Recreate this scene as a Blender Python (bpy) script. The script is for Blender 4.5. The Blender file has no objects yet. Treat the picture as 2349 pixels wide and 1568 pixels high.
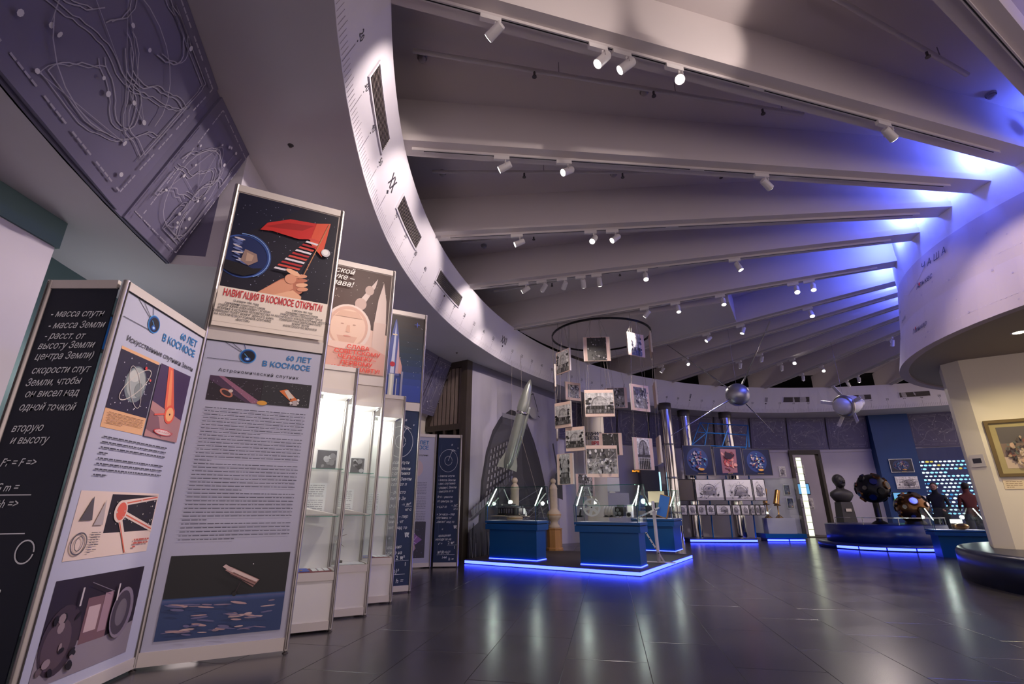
import bpy, math, random
from mathutils import Vector, Matrix
random.seed(7)
sc = bpy.context.scene
col = sc.collection
PI = math.pi
# ------------------------------------------------------------------ camera
PITCH, CAMZ, FPX = .329, 1.07, 1115.0
cd = bpy.data.cameras.new('camera'); cam = bpy.data.objects.new('camera', cd); col.objects.link(cam)
cam.location = (0, 0, CAMZ); cam.rotation_euler = (PI / 2 + PITCH, 0, 0)
cd.sensor_fit = 'HORIZONTAL'; cd.sensor_width = 36; cd.lens = 36 * FPX / 2349; cd.clip_start = .02; cd.clip_end = 200
sc.camera = cam
# ------------------------------------------------------------------ world, exposure
w = bpy.data.worlds.new('world'); sc.world = w; w.use_nodes = True
bg = w.node_tree.nodes['Background']; bg.inputs[0].default_value = (.60, .495, .485, 1); bg.inputs[1].default_value = 2.25
sc.view_settings.view_transform = 'Standard'; sc.view_settings.look = 'None'
sc.view_settings.exposure = 0.0; sc.view_settings.gamma = 1.0; sc.view_settings.use_curve_mapping = False
sc.cycles.max_bounces = 8; sc.cycles.transparent_max_bounces = 24; sc.cycles.sample_clamp_indirect = 4.0
sc.cycles.caustics_reflective = False; sc.cycles.caustics_refractive = False
# ------------------------------------------------------------------ measuring helpers (camera survey of the hall)
def ray(px, py):
    u = (px - 1174.5) / FPX; v = (784 - py) / FPX; c, s = math.cos(PITCH), math.sin(PITCH)
    return Vector((u, c - v * s, s + v * c))
def gz(px, py, z):
    d = ray(px, py); t = (z - CAMZ) / d.z; return Vector((0, 0, CAMZ)) + d * t
def gy(px, py, y):
    d = ray(px, py); return Vector((0, 0, CAMZ)) + d * (y / d.y)
def gd(px, py, dist): return Vector((0, 0, CAMZ)) + ray(px, py) * dist
CX, CY = 10.8, 6.25                                     # centre of the round hall
def pol(az, r, z=0.0):
    a = math.radians(az); return Vector((CX + r * math.cos(a), CY + r * math.sin(a), z))
def interp(tab, a):
    if a <= tab[0][0]: return tab[0][1]
    for (a0, b0), (a1, b1) in zip(tab, tab[1:]):
        if a <= a1: return b0 + (b1 - b0) * (a - a0) / (a1 - a0)
    return tab[-1][1]
# ------------------------------------------------------------------ materials
def lin(c):
    return tuple(((v / 255) / 12.92 if v / 255 <= .04045 else ((v / 255 + .055) / 1.055) ** 2.4) for v in c)
M = {}
def mat(name, rgb, rough=.5, metal=0.0, spec=.5, noise=0.0, nscale=8.0, bump=0.0, rvar=0.0, stretch=(1, 1, 1), emit=None, estr=0.0, world=False):
    m = bpy.data.materials.new(name); m.use_nodes = True; nt = m.node_tree; b = nt.nodes['Principled BSDF']
    L = lin(rgb); b.inputs['Base Color'].default_value = (*L, 1); b.inputs['Roughness'].default_value = rough
    b.inputs['Metallic'].default_value = metal; b.inputs['Specular IOR Level'].default_value = spec
    if noise or bump or rvar:
        tc = nt.nodes.new('ShaderNodeTexCoord'); mp = nt.nodes.new('ShaderNodeMapping'); mp.inputs['Scale'].default_value = stretch
        nz = nt.nodes.new('ShaderNodeTexNoise'); nz.inputs['Scale'].default_value = nscale; nz.inputs['Detail'].default_value = 5
        ge = nt.nodes.new('ShaderNodeNewGeometry')
        nt.links.new(ge.outputs['Position'] if world else tc.outputs['Object'], mp.inputs[0]); nt.links.new(mp.outputs[0], nz.inputs['Vector'])
        if noise:
            mr = nt.nodes.new('ShaderNodeMapRange'); mr.inputs[1].default_value = .25; mr.inputs[2].default_value = .75
            mr.inputs[3].default_value = 1 - noise; mr.inputs[4].default_value = 1 + noise
            mx = nt.nodes.new('ShaderNodeMix'); mx.data_type = 'RGBA'; mx.blend_type = 'MULTIPLY'; mx.inputs[0].default_value = 1
            mx.inputs[6].default_value = (*L, 1); nt.links.new(nz.outputs[0], mr.inputs[0]); nt.links.new(mr.outputs[0], mx.inputs[7])
            nt.links.new(mx.outputs[2], b.inputs['Base Color'])
        if rvar:
            m2 = nt.nodes.new('ShaderNodeMapRange'); m2.inputs[1].default_value = .3; m2.inputs[2].default_value = .7
            m2.inputs[3].default_value = rough - rvar; m2.inputs[4].default_value = rough + rvar
            nt.links.new(nz.outputs[0], m2.inputs[0]); nt.links.new(m2.outputs[0], b.inputs['Roughness'])
        if bump:
            bp = nt.nodes.new('ShaderNodeBump'); bp.inputs['Strength'].default_value = bump; bp.inputs['Distance'].default_value = .01
            nt.links.new(nz.outputs[0], bp.inputs['Height']); nt.links.new(bp.outputs[0], b.inputs['Normal'])
    if emit:
        b.inputs['Emission Color'].default_value = (*emit, 1); b.inputs['Emission Strength'].default_value = estr
    M[name] = m; return m
mat('paint', (206, 200, 208), .75, noise=.03, nscale=1.5)
mat('ceiling', (216, 206, 206), .8, noise=.03, nscale=.7)
mat('soffit', (206, 200, 208), .8, noise=.04, nscale=.8)
mat('fascia', (232, 226, 236), .7, noise=.02, nscale=2)
mat('frieze', (106, 100, 128), .7, noise=.12, nscale=1.2)
mat('frieze_line', (205, 200, 215), .7)
mat('teal_light_tint', (88, 112, 116), .7, noise=.05, nscale=1)  # greenish alcove light put into the wall colour
mat('wall_grey', (196, 188, 204), .75, noise=.05, nscale=1.5)
mat('wall_dark', (92, 88, 98), .75, noise=.05, nscale=1.5)
mat('black', (14, 13, 14), .8)
mat('plenum', (10, 10, 11), .95, spec=.1)  # darkness of the unlit cavity put into a black colour
mat('wood_dark', (62, 52, 46), .55, noise=.2, nscale=5, stretch=(6, 6, .5))
mat('curtain', (126, 110, 104), .8, noise=.15, nscale=3)
mat('mural', (168, 162, 178), .7, noise=.16, nscale=1.6, stretch=(1, 1, .4))
mat('joint', (58, 54, 55), .5)
mat('tile', (60, 56, 59), .24, spec=.7, noise=.20, nscale=1.4, rvar=.025, stretch=(.7, 1.3, 1), world=True)
mat('alu', (186, 178, 174), .35, metal=.85)
mat('alu_rail', (214, 204, 198), .45, metal=.25)
mat('alu_dark', (92, 86, 84), .5, metal=.6)
mat('board_white', (186, 185, 205), .45)
mat('board_warm', (218, 206, 196), .5, noise=.02, nscale=3)
mat('board_blue', (28, 48, 84), .6, noise=.06, nscale=4)
mat('cab_white', (236, 230, 226), .5)
mat('white', (240, 238, 236), .5)
mat('chalk', (236, 238, 240), .8)
mat('ink_blue', (44, 118, 178), .5)
mat('ink_dark', (48, 46, 56), .5)
mat('ink_red', (196, 40, 50), .5)
mat('ink_red2', (232, 66, 50), .5)
mat('ink_white', (240, 238, 232), .5)
mat('ink_yellow', (216, 176, 70), .5)
mat('blue_case', (0, 84, 152), .4, noise=.03, nscale=2)
mat('blue_dark', (2, 32, 104), .3)
mat('plinth', (16, 24, 54), .3)
mat('blue_tube', (0, 92, 168), .4)
mat('track', (214, 206, 206), .45)
mat('spot_white', (228, 222, 222), .4)
mat('steel', (150, 148, 152), .25, metal=1)
mat('chrome', (205, 200, 195), .09, metal=1)
mat('sputnik', (176, 174, 180), .36, metal=.8)
mat('wire', (150, 140, 132), .4, metal=.6)
mat('black_metal', (26, 24, 26), .4, metal=.4)
mat('bronze', (120, 84, 52), .3, metal=.9)
mat('brass', (190, 140, 80), .28, metal=.95)
mat('photo_board', (226, 196, 182), .6)
mat('stone', (222, 200, 176), .6, noise=.07, nscale=10)
mat('oak', (198, 142, 82), .5, noise=.12, nscale=4, stretch=(6, 6, .6))
mat('rocket', (168, 172, 164), .32, metal=.6, noise=.06, nscale=6)
mat('bust', (52, 48, 52), .5, noise=.1)
mat('cream', (226, 214, 196), .7)
mat('skin', (200, 150, 128), .6); mat('hair', (40, 30, 26), .7)
mat('cloth_red', (96, 40, 38), .8); mat('cloth_dark', (28, 28, 36), .8); mat('jeans', (44, 52, 70), .8)
mat('frame_wood', (104, 84, 44), .4, metal=.2); mat('passe', (166, 150, 104), .6); mat('paper', (226, 204, 170), .7)
mat('grille', (128, 118, 116), .5); mat('grille_dark', (40, 36, 38), .8)
mat('detector', (176, 168, 170), .5)
mat('satellite', (232, 224, 218), .35, metal=.1)
def emat(name, rgb, s): return mat(name, (0, 0, 0), .5, emit=rgb, estr=s)
emat('led_blue', (.035, .055, 1.0), 11.0)
emat('led_white', (.9, 1.0, .9), 7.0)
emat('lamp_white', (1.0, .9, .8), 40.0)
emat('lamp_soft', (1.0, .93, .85), 9.0)
emat('downlight', (1.0, .92, .62), 8.0)
emat('halogen', (1.0, .98, .95), 30.0)
emat('strip_warm', (.82, .88, .62), 1.6)
emat('cell_cyan', (.25, .62, .8), 1.6)
emat('cell_white', (.6, .85, .9), 1.7)
emat('cell_blue', (.03, .22, .5), 1.3)
emat('cell_yellow', (.75, .6, .1), 1.0)
emat('screen_blue', (.12, .35, .62), 1.2)
emat('screen_green', (.08, .45, .12), 1.2)
emat('amber', (1.0, .35, .03), 1.8)
emat('tube_cyan', (.35, .75, .95), 2.0)
def glassmat(name, tint, refl=.07):
    m = bpy.data.materials.new(name); m.use_nodes = True; nt = m.node_tree; nt.nodes.clear()
    o = nt.nodes.new('ShaderNodeOutputMaterial'); t = nt.nodes.new('ShaderNodeBsdfTransparent'); g = nt.nodes.new('ShaderNodeBsdfGlossy')
    t.inputs[0].default_value = (*tint, 1); g.inputs['Roughness'].default_value = .02
    f = nt.nodes.new('ShaderNodeLayerWeight'); f.inputs[0].default_value = .5
    pw = nt.nodes.new('ShaderNodeMath'); pw.operation = 'POWER'; pw.inputs[1].default_value = 4.0; ma = nt.nodes.new('ShaderNodeMath'); ma.operation = 'MULTIPLY_ADD'; ma.inputs[1].default_value = .5; ma.inputs[2].default_value = .025
    nt.links.new(f.outputs['Facing'], pw.inputs[0]); nt.links.new(pw.outputs[0], ma.inputs[0])
    mx = nt.nodes.new('ShaderNodeMixShader'); nt.links.new(ma.outputs[0], mx.inputs[0]); nt.links.new(t.outputs[0], mx.inputs[1]); nt.links.new(g.outputs[0], mx.inputs[2])
    nt.links.new(mx.outputs[0], o.inputs[0]); M[name] = m
glassmat('glass', (.95, .975, .965)); glassmat('glass_edge', (.30, .72, .62))
m = bpy.data.materials.new('print'); m.use_nodes = True; nt = m.node_tree       # printed colour comes from the faces of the drawing
at_ = nt.nodes.new('ShaderNodeAttribute'); at_.attribute_name = 'Col'; b = nt.nodes['Principled BSDF']; b.inputs['Roughness'].default_value = .45
nt.links.new(at_.outputs['Color'], b.inputs['Base Color']); M['print'] = m
m = bpy.data.materials.new('print_photo'); m.use_nodes = True; nt = m.node_tree # the same with photographic grain
at_ = nt.nodes.new('ShaderNodeAttribute'); at_.attribute_name = 'Col'; b = nt.nodes['Principled BSDF']; b.inputs['Roughness'].default_value = .4
tc = nt.nodes.new('ShaderNodeTexCoord'); nz = nt.nodes.new('ShaderNodeTexNoise'); nz.inputs['Scale'].default_value = 14; nz.inputs['Detail'].default_value = 6
nz.inputs['Roughness'].default_value = .75
mr = nt.nodes.new('ShaderNodeMapRange'); mr.inputs[1].default_value = .35; mr.inputs[2].default_value = .65; mr.inputs[3].default_value = .25; mr.inputs[4].default_value = 1.75
mx = nt.nodes.new('ShaderNodeMix'); mx.data_type = 'RGBA'; mx.blend_type = 'MULTIPLY'; mx.inputs[0].default_value = .8
nt.links.new(tc.outputs['Object'], nz.inputs['Vector']); nt.links.new(nz.outputs[0], mr.inputs[0]); nt.links.new(at_.outputs['Color'], mx.inputs[6])
nt.links.new(mr.outputs[0], mx.inputs[7]); nt.links.new(mx.outputs[2], b.inputs['Base Color']); M['print_photo'] = m
# ------------------------------------------------------------------ object helpers
def tag(o, label=None, cat=None, group=None, kind=None):
    if label: o['label'] = label
    if cat: o['category'] = cat
    if group: o['group'] = group
    if kind: o['kind'] = kind
    return o
def thing(name, label, cat, loc=(0, 0, 0), rz=0.0, group=None, rot=None):
    o = bpy.data.objects.new(name, None); col.objects.link(o); o.empty_display_size = .1
    o.location = loc; o.rotation_euler = rot if rot else (0, 0, rz)
    return tag(o, label, cat, group)
def copy_tree(o, parent=None):
    c = o.copy(); col.objects.link(c); c.parent = parent
    for ch in list(o.children): copy_tree(ch, c)
    return c
class MB:
    def __init__(s): s.v = []; s.f = []; s.c = []; s.sm = []
    def add(s, vs, fs, c=None, smooth=False):
        n = len(s.v); s.v += [tuple(p) for p in vs]
        for f in fs: s.f.append(tuple(i + n for i in f)); s.c.append(c); s.sm.append(smooth)
        return s
    def box(s, x0, x1, y0, y1, z0, z1, c=None, T=None):
        vs = [Vector((x, y, z)) for z in (z0, z1) for y in (y0, y1) for x in (x0, x1)]
        if T is not None: vs = [T @ p for p in vs]
        return s.add(vs, [(0, 2, 3, 1), (4, 5, 7, 6), (0, 1, 5, 4), (2, 6, 7, 3), (0, 4, 6, 2), (1, 3, 7, 5)], c)
    def bar(s, p, q, wd, hd=None, up=(0, 0, 1), c=None):
        p, q = Vector(p), Vector(q); d = (q - p); L = d.length; d.normalize(); u = Vector(up)
        x = d.cross(u)
        if x.length < 1e-4: x = d.cross(Vector((1, 0, 0)))
        x.normalize(); u = x.cross(d); hd = wd if hd is None else hd
        vs = [r + x * (a * wd / 2) + u * (b * hd / 2) for r in (p, q) for a, b in ((-1, -1), (1, -1), (1, 1), (-1, 1))]
        return s.add(vs, [(3, 2, 1, 0), (4, 5, 6, 7), (0, 1, 5, 4), (1, 2, 6, 5), (2, 3, 7, 6), (3, 0, 4, 7)], c)
    def cyl(s, p, q, r0, r1=None, n=10, caps=True, c=None):
        p, q = Vector(p), Vector(q); r1 = r0 if r1 is None else r1; d = (q - p).normalized()
        x = d.cross(Vector((0, 0, 1)))
        if x.length < 1e-4: x = Vector((1, 0, 0))
        x.normalize(); y = d.cross(x)
        vs = []
        for c0, r in ((p, r0), (q, r1)):
            for i in range(n): a = 2 * PI * i / n; vs.append(c0 + x * (r * math.cos(a)) + y * (r * math.sin(a)))
        s.add(vs, [(i, (i + 1) % n, n + (i + 1) % n, n + i) for i in range(n)], c, True)
        if caps: s.add(vs[:n], [tuple(range(n))][::-1], c); s.add(vs[n:], [tuple(range(n))], c)
        return s
    def lathe(s, prof, n=20, o=(0, 0, 0), T=None, c=None, smooth=True):
        vs = []; m_ = len(prof)
        for r, z in prof:
            for i in range(n):
                a = 2 * PI * i / n; p = Vector((o[0] + r * math.cos(a), o[1] + r * math.sin(a), o[2] + z)); vs.append(T @ p if T is not None else p)
        fs = [(j * n + i, j * n + (i + 1) % n, (j + 1) * n + (i + 1) % n, (j + 1) * n + i) for j in range(m_ - 1) for i in range(n)]
        return s.add(vs, fs, c, smooth)
    def sphere(s, o, r, n=14, sc_=(1, 1, 1), c=None):
        prof = [(math.sin(PI * k / n) * r, -math.cos(PI * k / n) * r) for k in range(n + 1)]
        prof = [(max(a, 1e-4), b_) for a, b_ in prof]
        T = Matrix.Translation(o) @ Matrix.Diagonal((*sc_, 1)); return s.lathe(prof, n + 4, T=T, c=c)
    def tube(s, pts, r, n=6, c=None):
        for p, q in zip(pts, pts[1:]): s.cyl(p, q, r, n=n, c=c)
        return s
    def prism(s, poly, z0, z1, c=None):
        n = len(poly); vs = [(*p, z0) for p in poly] + [(*p, z1) for p in poly]
        return s.add(vs, [tuple(range(n))[::-1], tuple(range(n, 2 * n))] + [(i, (i + 1) % n, n + (i + 1) % n, n + i) for i in range(n)], c)
    def mesh(s, name, m):
        me = bpy.data.meshes.new(name); me.from_pydata(s.v, [], s.f); me.materials.append(M[m] if isinstance(m, str) else m)
        if any(s.sm): me.polygons.foreach_set('use_smooth', s.sm)
        if any(c is not None for c in s.c):
            at = me.color_attributes.new('Col', 'FLOAT_COLOR', 'CORNER'); buf = []
            for f, c in zip(s.f, s.c): buf += list((*lin(c or (255, 255, 255)), 1.0)) * len(f)
            at.data.foreach_set('color', buf)
        me.update(); return me
    def build(s, name, m, parent=None, loc=None):
        o = bpy.data.objects.new(name, s.mesh(name, m)); col.objects.link(o)
        if name in ('body_text', 'printing', 'chalk_lines', 'map_stars', 'star_drawing', 'glass_edge', 'shoulders', 'brow'): o['kind'] = 'stuff'
        if parent: o.parent = parent
        if loc: o.location = loc
        return o
class Art(MB):
    """flat print: coloured polygons in the local x-z plane, every layer a hair in front of the last (towards -y)"""
    def __init__(s, y=0.0, step=.0006): super().__init__(); s.y = y; s.step = step; s.clip = None
    def cut(s, pts):
        for ax, lim, sg in ((0, s.clip[0], 1), (0, s.clip[1], -1), (1, s.clip[2], 1), (1, s.clip[3], -1)):
            out = []
            for p, q in zip(pts, pts[1:] + pts[:1]):
                a, b_ = (p[ax] - lim) * sg, (q[ax] - lim) * sg
                if a >= 0: out.append(p)
                if (a > 0 > b_) or (a < 0 < b_): k = a / (a - b_); out.append((p[0] + (q[0] - p[0]) * k, p[1] + (q[1] - p[1]) * k))
            pts = out
            if len(pts) < 3: return []
        return pts
    def poly(s, pts, c):
        if s.clip:
            pts = s.cut(list(pts))
            if not pts: return s
        a = sum(p[0] * q[1] - q[0] * p[1] for p, q in zip(pts, pts[1:] + pts[:1]))
        if a < 0: pts = pts[::-1]
        s.add([(p[0], s.y, p[1]) for p in pts], [tuple(range(len(pts)))], c); s.y -= s.step; return s
    def rect(s, x0, x1, z0, z1, c): return s.poly([(x0, z0), (x1, z0), (x1, z1), (x0, z1)], c)
    def many(s, polys, c):
        for pts in polys:
            if s.clip:
                pts = s.cut(list(pts))
                if not pts: continue
            a = sum(p[0] * q[1] - q[0] * p[1] for p, q in zip(pts, pts[1:] + pts[:1]))
            if a < 0: pts = pts[::-1]
            s.add([(p[0], s.y, p[1]) for p in pts], [tuple(range(len(pts)))], c)
        s.y -= s.step; return s
    def ell(s, x, z, rx, rz, c, n=22, rot=0.0):
        ca, sa = math.cos(rot), math.sin(rot); pts = []
        for i in range(n):
            a = 2 * PI * i / n; u, v = rx * math.cos(a), rz * math.sin(a); pts.append((x + u * ca - v * sa, z + u * sa + v * ca))
        return s.poly(pts, c)
    def line(s, pts, wd, c):
        ps = []
        for (x0, z0), (x1, z1) in zip(pts, pts[1:]):
            L = math.hypot(x1 - x0, z1 - z0) or 1; nx, nz = -(z1 - z0) / L * wd / 2, (x1 - x0) / L * wd / 2
            ps.append([(x0 - nx, z0 - nz), (x1 - nx, z1 - nz), (x1 + nx, z1 + nz), (x0 + nx, z0 + nz)])
        return s.many(ps, c)
    def arc(s, x, z, rx, rz, a0, a1, wd, c, n=20, rot=0.0):
        pts = []
        for i in range(n + 1):
            a = math.radians(a0 + (a1 - a0) * i / n); u, v = rx * math.cos(a), rz * math.sin(a)
            pts.append((x + u * math.cos(rot) - v * math.sin(rot), z + u * math.sin(rot) + v * math.cos(rot)))
        return s.line(pts, wd, c)
    def dots(s, n, x0, x1, z0, z1, r0, r1, c):
        ps = []
        for _ in range(n):
            x, z, r = random.uniform(x0, x1), random.uniform(z0, z1), random.uniform(r0, r1)
            ps.append([(x - r, z), (x, z - r), (x + r, z), (x, z + r)])
        return s.many(ps, c)
    def words(s, x0, x1, z1, lines, dz, hgt, c, last=.6, para=7):
        ps = []
        for k in range(lines):
            z = z1 - k * dz; x = x0; xe = x1 if (k % para != para - 1 and k < lines - 1) else x0 + (x1 - x0) * random.uniform(.12, last)
            while x < xe - .004:
                wl = min(random.uniform(.012, .055), xe - x); ps.append([(x, z - hgt), (x + wl, z - hgt), (x + wl, z), (x, z)]); x += wl + .007
        return s.many(ps, c)
    def blobs(s, n, x0, x1, z0, z1, r0, r1, cols):
        for _ in range(n):
            x, z = random.uniform(x0, x1), random.uniform(z0, z1); rx, rz = random.uniform(r0, r1), random.uniform(r0, r1)
            x = min(max(x, x0 + rx), x1 - rx); z = min(max(z, z0 + rz), z1 - rz); s.ell(x, z, rx, rz, random.choice(cols), 9, random.uniform(0, 3))
        return s
def text(body, size, parent, x, z, y, m, align='LEFT', shear=0.0, sx=1.0, bold=0.0, sp=1.0, line=1.0, name='lettering', rot=0.0):
    if '\n' in body:
        for k, ln in enumerate(body.split('\n')): ob = text(ln, size, parent, x, z - k * size * line, y, m, align, shear, sx, bold, sp, 1.0, name, rot)
        return ob
    cu = bpy.data.curves.new('t', 'FONT'); cu.body = body; cu.size = size; cu.align_x = align; cu.shear = shear; cu.resolution_u = 2
    cu.offset = bold * size; cu.space_character = sp; cu.space_line = line
    o = bpy.data.objects.new('t', cu); me = bpy.data.meshes.new_from_object(o); bpy.data.objects.remove(o); bpy.data.curves.remove(cu)
    me.transform(Matrix.Rotation(rot, 4, 'Y') @ Matrix.Rotation(PI / 2, 4, 'X') @ Matrix.Diagonal((sx, 1, 1, 1))); me.materials.clear(); me.materials.append(M[m]); me.name = name
    ob = bpy.data.objects.new(name, me); col.objects.link(ob); ob.parent = parent; ob.location = (x, y, z); return ob
ORD = ['first', 'second', 'third', 'fourth', 'fifth', 'sixth', 'seventh', 'eighth', 'ninth', 'tenth', 'eleventh', 'twelfth', 'thirteenth', 'fourteenth']
def lamp(kind, energy, rgb, parent, loc=(0, 0, 0), **kw):
    l = bpy.data.lights.new('lamp_light', kind); l.energy = energy; l.color = rgb
    for k, v in kw.items(): setattr(l, k, v)
    o = bpy.data.objects.new('lamp_light', l); col.objects.link(o); o.location = loc
    if parent: o.parent = parent
    return o
def aim(direction):                                     # rotation that points local -Z along a direction
    return Vector(direction).to_track_quat('-Z', 'Y').to_euler()

mat('board_dark', (14, 19, 36), .55); mat('drum', (184, 168, 178), .7, noise=.02, nscale=2)
mat('pilaster', (0, 56, 118), .5, noise=.04, nscale=2)
# ================================================================== the hall
ZS, ZB, ZC = 4.57, 5.45, 6.12                            # soffit, beam underside, ceiling
R_LOW = [(60, 11.95), (70, 12.01), (77.7, 12.14), (89, 12.46), (94, 12.5), (103, 12.58), (115.8, 12.5), (128, 12.4), (141.5, 12.3), (150, 12.32), (159, 12.32), (170, 12.41), (181.8, 12.53), (190, 12.58), (197, 12.65), (212, 12.75), (240, 12.8)]
R_UP = [(60, 11.9), (76, 11.95), (84, 12.02), (93, 12.05), (106, 12.12), (120, 12.09), (155, 12.05), (165, 12.05), (174.6, 12.13), (185, 12.23), (194.4, 12.29), (212, 12.4), (240, 12.45)]
rl = lambda a: interp(R_LOW, a)
ru = lambda a: interp(R_UP, a)
def ring(az0, az1, n, prof):
    """sector of a ring with a closed (r, z) profile given as a function of azimuth"""
    mb = MB(); k = len(prof(az0)); vs = []
    for i in range(n + 1):
        a = az0 + (az1 - az0) * i / n
        vs += [pol(a, r, z) for r, z in prof(a)]
    fs = [(i * k + j, i * k + (j + 1) % k, (i + 1) * k + (j + 1) % k, (i + 1) * k + j) for i in range(n) for j in range(k)]
    fs += [tuple(range(k)), tuple(range(n * k, n * k + k))[::-1]]
    return mb.add(vs, fs)
def struct(name, mb, m, label, cat, parent=None):
    o = mb.build(name, m, parent)
    if not parent: tag(o, label, cat, kind='structure')
    return o
# floor: a dark slab with large stone tiles laid on it, joints left open
fl = struct('floor', MB().box(-9, 24, -5, 27, -.1, -.004), 'joint', 'dark grey stone floor of the hall reflecting blue light', 'floor')
ta = math.radians(79.3 - 90); ex = Vector((math.cos(ta), math.sin(ta), 0)); ey = Vector((-ex.y, ex.x, 0)); t0 = Vector((.74, 6.0, 0))
mb = MB(); a_, b_, g_ = .3, .6, .0018
mb.add([(-a_ + g_, -b_ + g_, -.02), (a_ - g_, -b_ + g_, -.02), (a_ - g_, b_ - g_, -.02), (-a_ + g_, b_ - g_, -.02),
        (-a_ + g_, -b_ + g_, -.0007), (a_ - g_, -b_ + g_, -.0007), (a_ - g_, b_ - g_, -.0007), (-a_ + g_, b_ - g_, -.0007),
        (-a_ + .0035, -b_ + .0035, 0), (a_ - .0035, -b_ + .0035, 0), (a_ - .0035, b_ - .0035, 0), (-a_ + .0035, b_ - .0035, 0)],
       [(0, 1, 5, 4), (1, 2, 6, 5), (2, 3, 7, 6), (3, 0, 4, 7), (4, 5, 9, 8), (5, 6, 10, 9), (6, 7, 11, 10), (7, 4, 8, 11), (8, 9, 10, 11)])
tile_me = mb.mesh('tile', 'tile'); far = MB(); ntile = 0; spots = []
for i in range(-14, 34):
    for j in range(-6, 16):
        c = t0 + ex * ((i + .5) * .6) + ey * ((j + (.5 if i % 2 else 0)) * 1.2)
        if c.y < -2 or c.y > 24: continue
        if math.hypot(c.x - CX, c.y - CY) > 16.2 or math.hypot(c.x - CX, c.y - CY) < 3.6: continue
        spots.append((c.length if c.y > 2.4 else 99 + c.length, c))
spots.sort(key=lambda t: t[0])
for k, (d, c) in enumerate(spots):
    if k < 300:
        o = bpy.data.objects.new('tile', tile_me); col.objects.link(o); o.parent = fl; o.location = c; o.rotation_euler = (0, 0, ta)
    else:
        T = Matrix.Translation(c) @ Matrix.Rotation(ta, 4, 'Z')
        vs = [T @ Vector(v) for v in [v.co for v in tile_me.vertices]]; far.add(vs, [tuple(p.vertices) for p in tile_me.polygons])
tag(far.build('distant_tiles', 'tile', fl), kind='stuff')
# ceiling with its radial beams
ceil = struct('ceiling', ring(60, 262, 70, lambda a: [(4.052, ZC), (12.75, ZC), (12.75, ZC + .15), (4.052, ZC + .15)]), 'ceiling', 'grey-white ceiling carried by radial beams', 'ceiling')
struct('ceiling', ring(60, 214, 44, lambda a: [(12.75, ZC), (15.3, ZC), (15.3, 4.72), (15.4, 4.72), (15.4, ZC + .15), (12.75, ZC + .15)]), 'plenum', 'void above the outer soffit behind the curved fascia, its unlit dark coloured black', 'ceiling')
BEAMS = [(Vector((-.95, .47)), Vector((6.95, 4.96))), (Vector((-1.11, 3.22)), Vector((6.69, 5.44))), (Vector((-1.37, 5.26)), Vector((6.68, 6.06))), (Vector((-1.26, 7.42)), Vector((6.83, 6.68))),
         (Vector((-.83, 9.42)), Vector((6.98, 7.40))), (Vector((-.11, 11.98)), Vector((7.47, 8.33)))] + [((a, 12.2), (a, 4.0)) for a in (133.3, 123.4, 113.2, 104, 94.3, 84.2, 74.3, 64.5)]
beam_lines = []
for k, (p, q) in enumerate(BEAMS):
    if isinstance(p, tuple): p, q = pol(*p).xy, pol(*q).xy
    d = (q - p).normalized(); nrm = Vector((-d.y, d.x))                # nrm points away from the camera side
    if nrm.y < 0: nrm = -nrm
    # run on to the drum wall and a little over the fascia
    p2 = p - d * .75; q2 = q + d * (.0)
    while (q2 - Vector((CX, CY))).length > 4.02: q2 = q2 + d * .02
    P_, Q_ = p2, q2; W_ = .30
    mb = MB()
    quad = [P_, Q_, Q_ - nrm * W_, P_ - nrm * W_]
    lip = [(0, 0, ZB), (0, 0, ZC)]
    vs = []
    for z, ins in ((ZB, .0), (ZB + .10, .0), (ZB + .10, .025), (ZC + .02, .025)):
        vs += [(*(P_ - nrm * ins), z), (*(Q_ - nrm * ins), z), (*(Q_ - nrm * (W_ - ins)), z), (*(P_ - nrm * (W_ - ins)), z)]
    fs = [(3, 2, 1, 0)] + [(4 * l + i, 4 * l + (i + 1) % 4, 4 * l + 4 + (i + 1) % 4, 4 * l + 4 + i) for l in range(3) for i in range(4)] + [(12, 13, 14, 15)]
    mb.add(vs, fs); mb.build('beam', 'ceiling', ceil)
    beam_lines.append((p - nrm * .15, q - nrm * .15, d, nrm))
# dropped flat ceiling between the fifth and sixth beams
b5p, b5q = BEAMS[5]; dp = [Vector((.2, 12.0)), gz(1672, 692, ZB + .01).xy, gz(1690, 740, ZB + .01).xy, pol(133.6, 11.9).xy, pol(140, 11.95).xy, pol(146, 12.0).xy]
mb = MB().prism([tuple(p) for p in dp], ZB + .015, ZC - .01); mb.build('ceiling_panel', 'ceiling', ceil)
# curved fascia with the hour scale
fas = struct('trim_1', ring(60, 236, 110, lambda a: [(rl(a), ZS), (ru(a), ZB), (ru(a) + .14, ZB), (rl(a) + .14, ZS)]), 'fascia', 'curved white fascia printed with an hour scale of ticks and roman numerals', 'fascia')
def fpos(a, t, out=.004):                               # point on the fascia face: t = 0 bottom, 1 top
    r = rl(a) + (ru(a) - rl(a)) * t - out; return pol(a, r, ZS + (ZB - ZS) * t)
tk = MB()
for k in range(0, 620):
    a = 214.6 - k * .25
    if a < 62: break
    ln = .30 if k % 60 == 0 else (.26 if k % 10 == 0 else (.17 if k % 5 == 0 else .14)); hw = .013 if k % 10 else .02
    tk.add([fpos(a + hw, .012), fpos(a - hw, .012), fpos(a - hw, ln), fpos(a + hw, ln)], [(0, 1, 2, 3)])
mat('tick', (156, 146, 158), .7); tag(tk.build('scale_ticks', 'tick', fas), kind='stuff')
mat('numeral', (56, 52, 66), .7)
HOURS = {0: 'XVIII', 1: 'XIX', 2: 'XX', 3: 'XXI', 4: 'XXII', 5: 'XXIII', 6: 'I', 7: 'II', 8: 'III', 9: 'IV', 10: 'V'}
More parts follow.
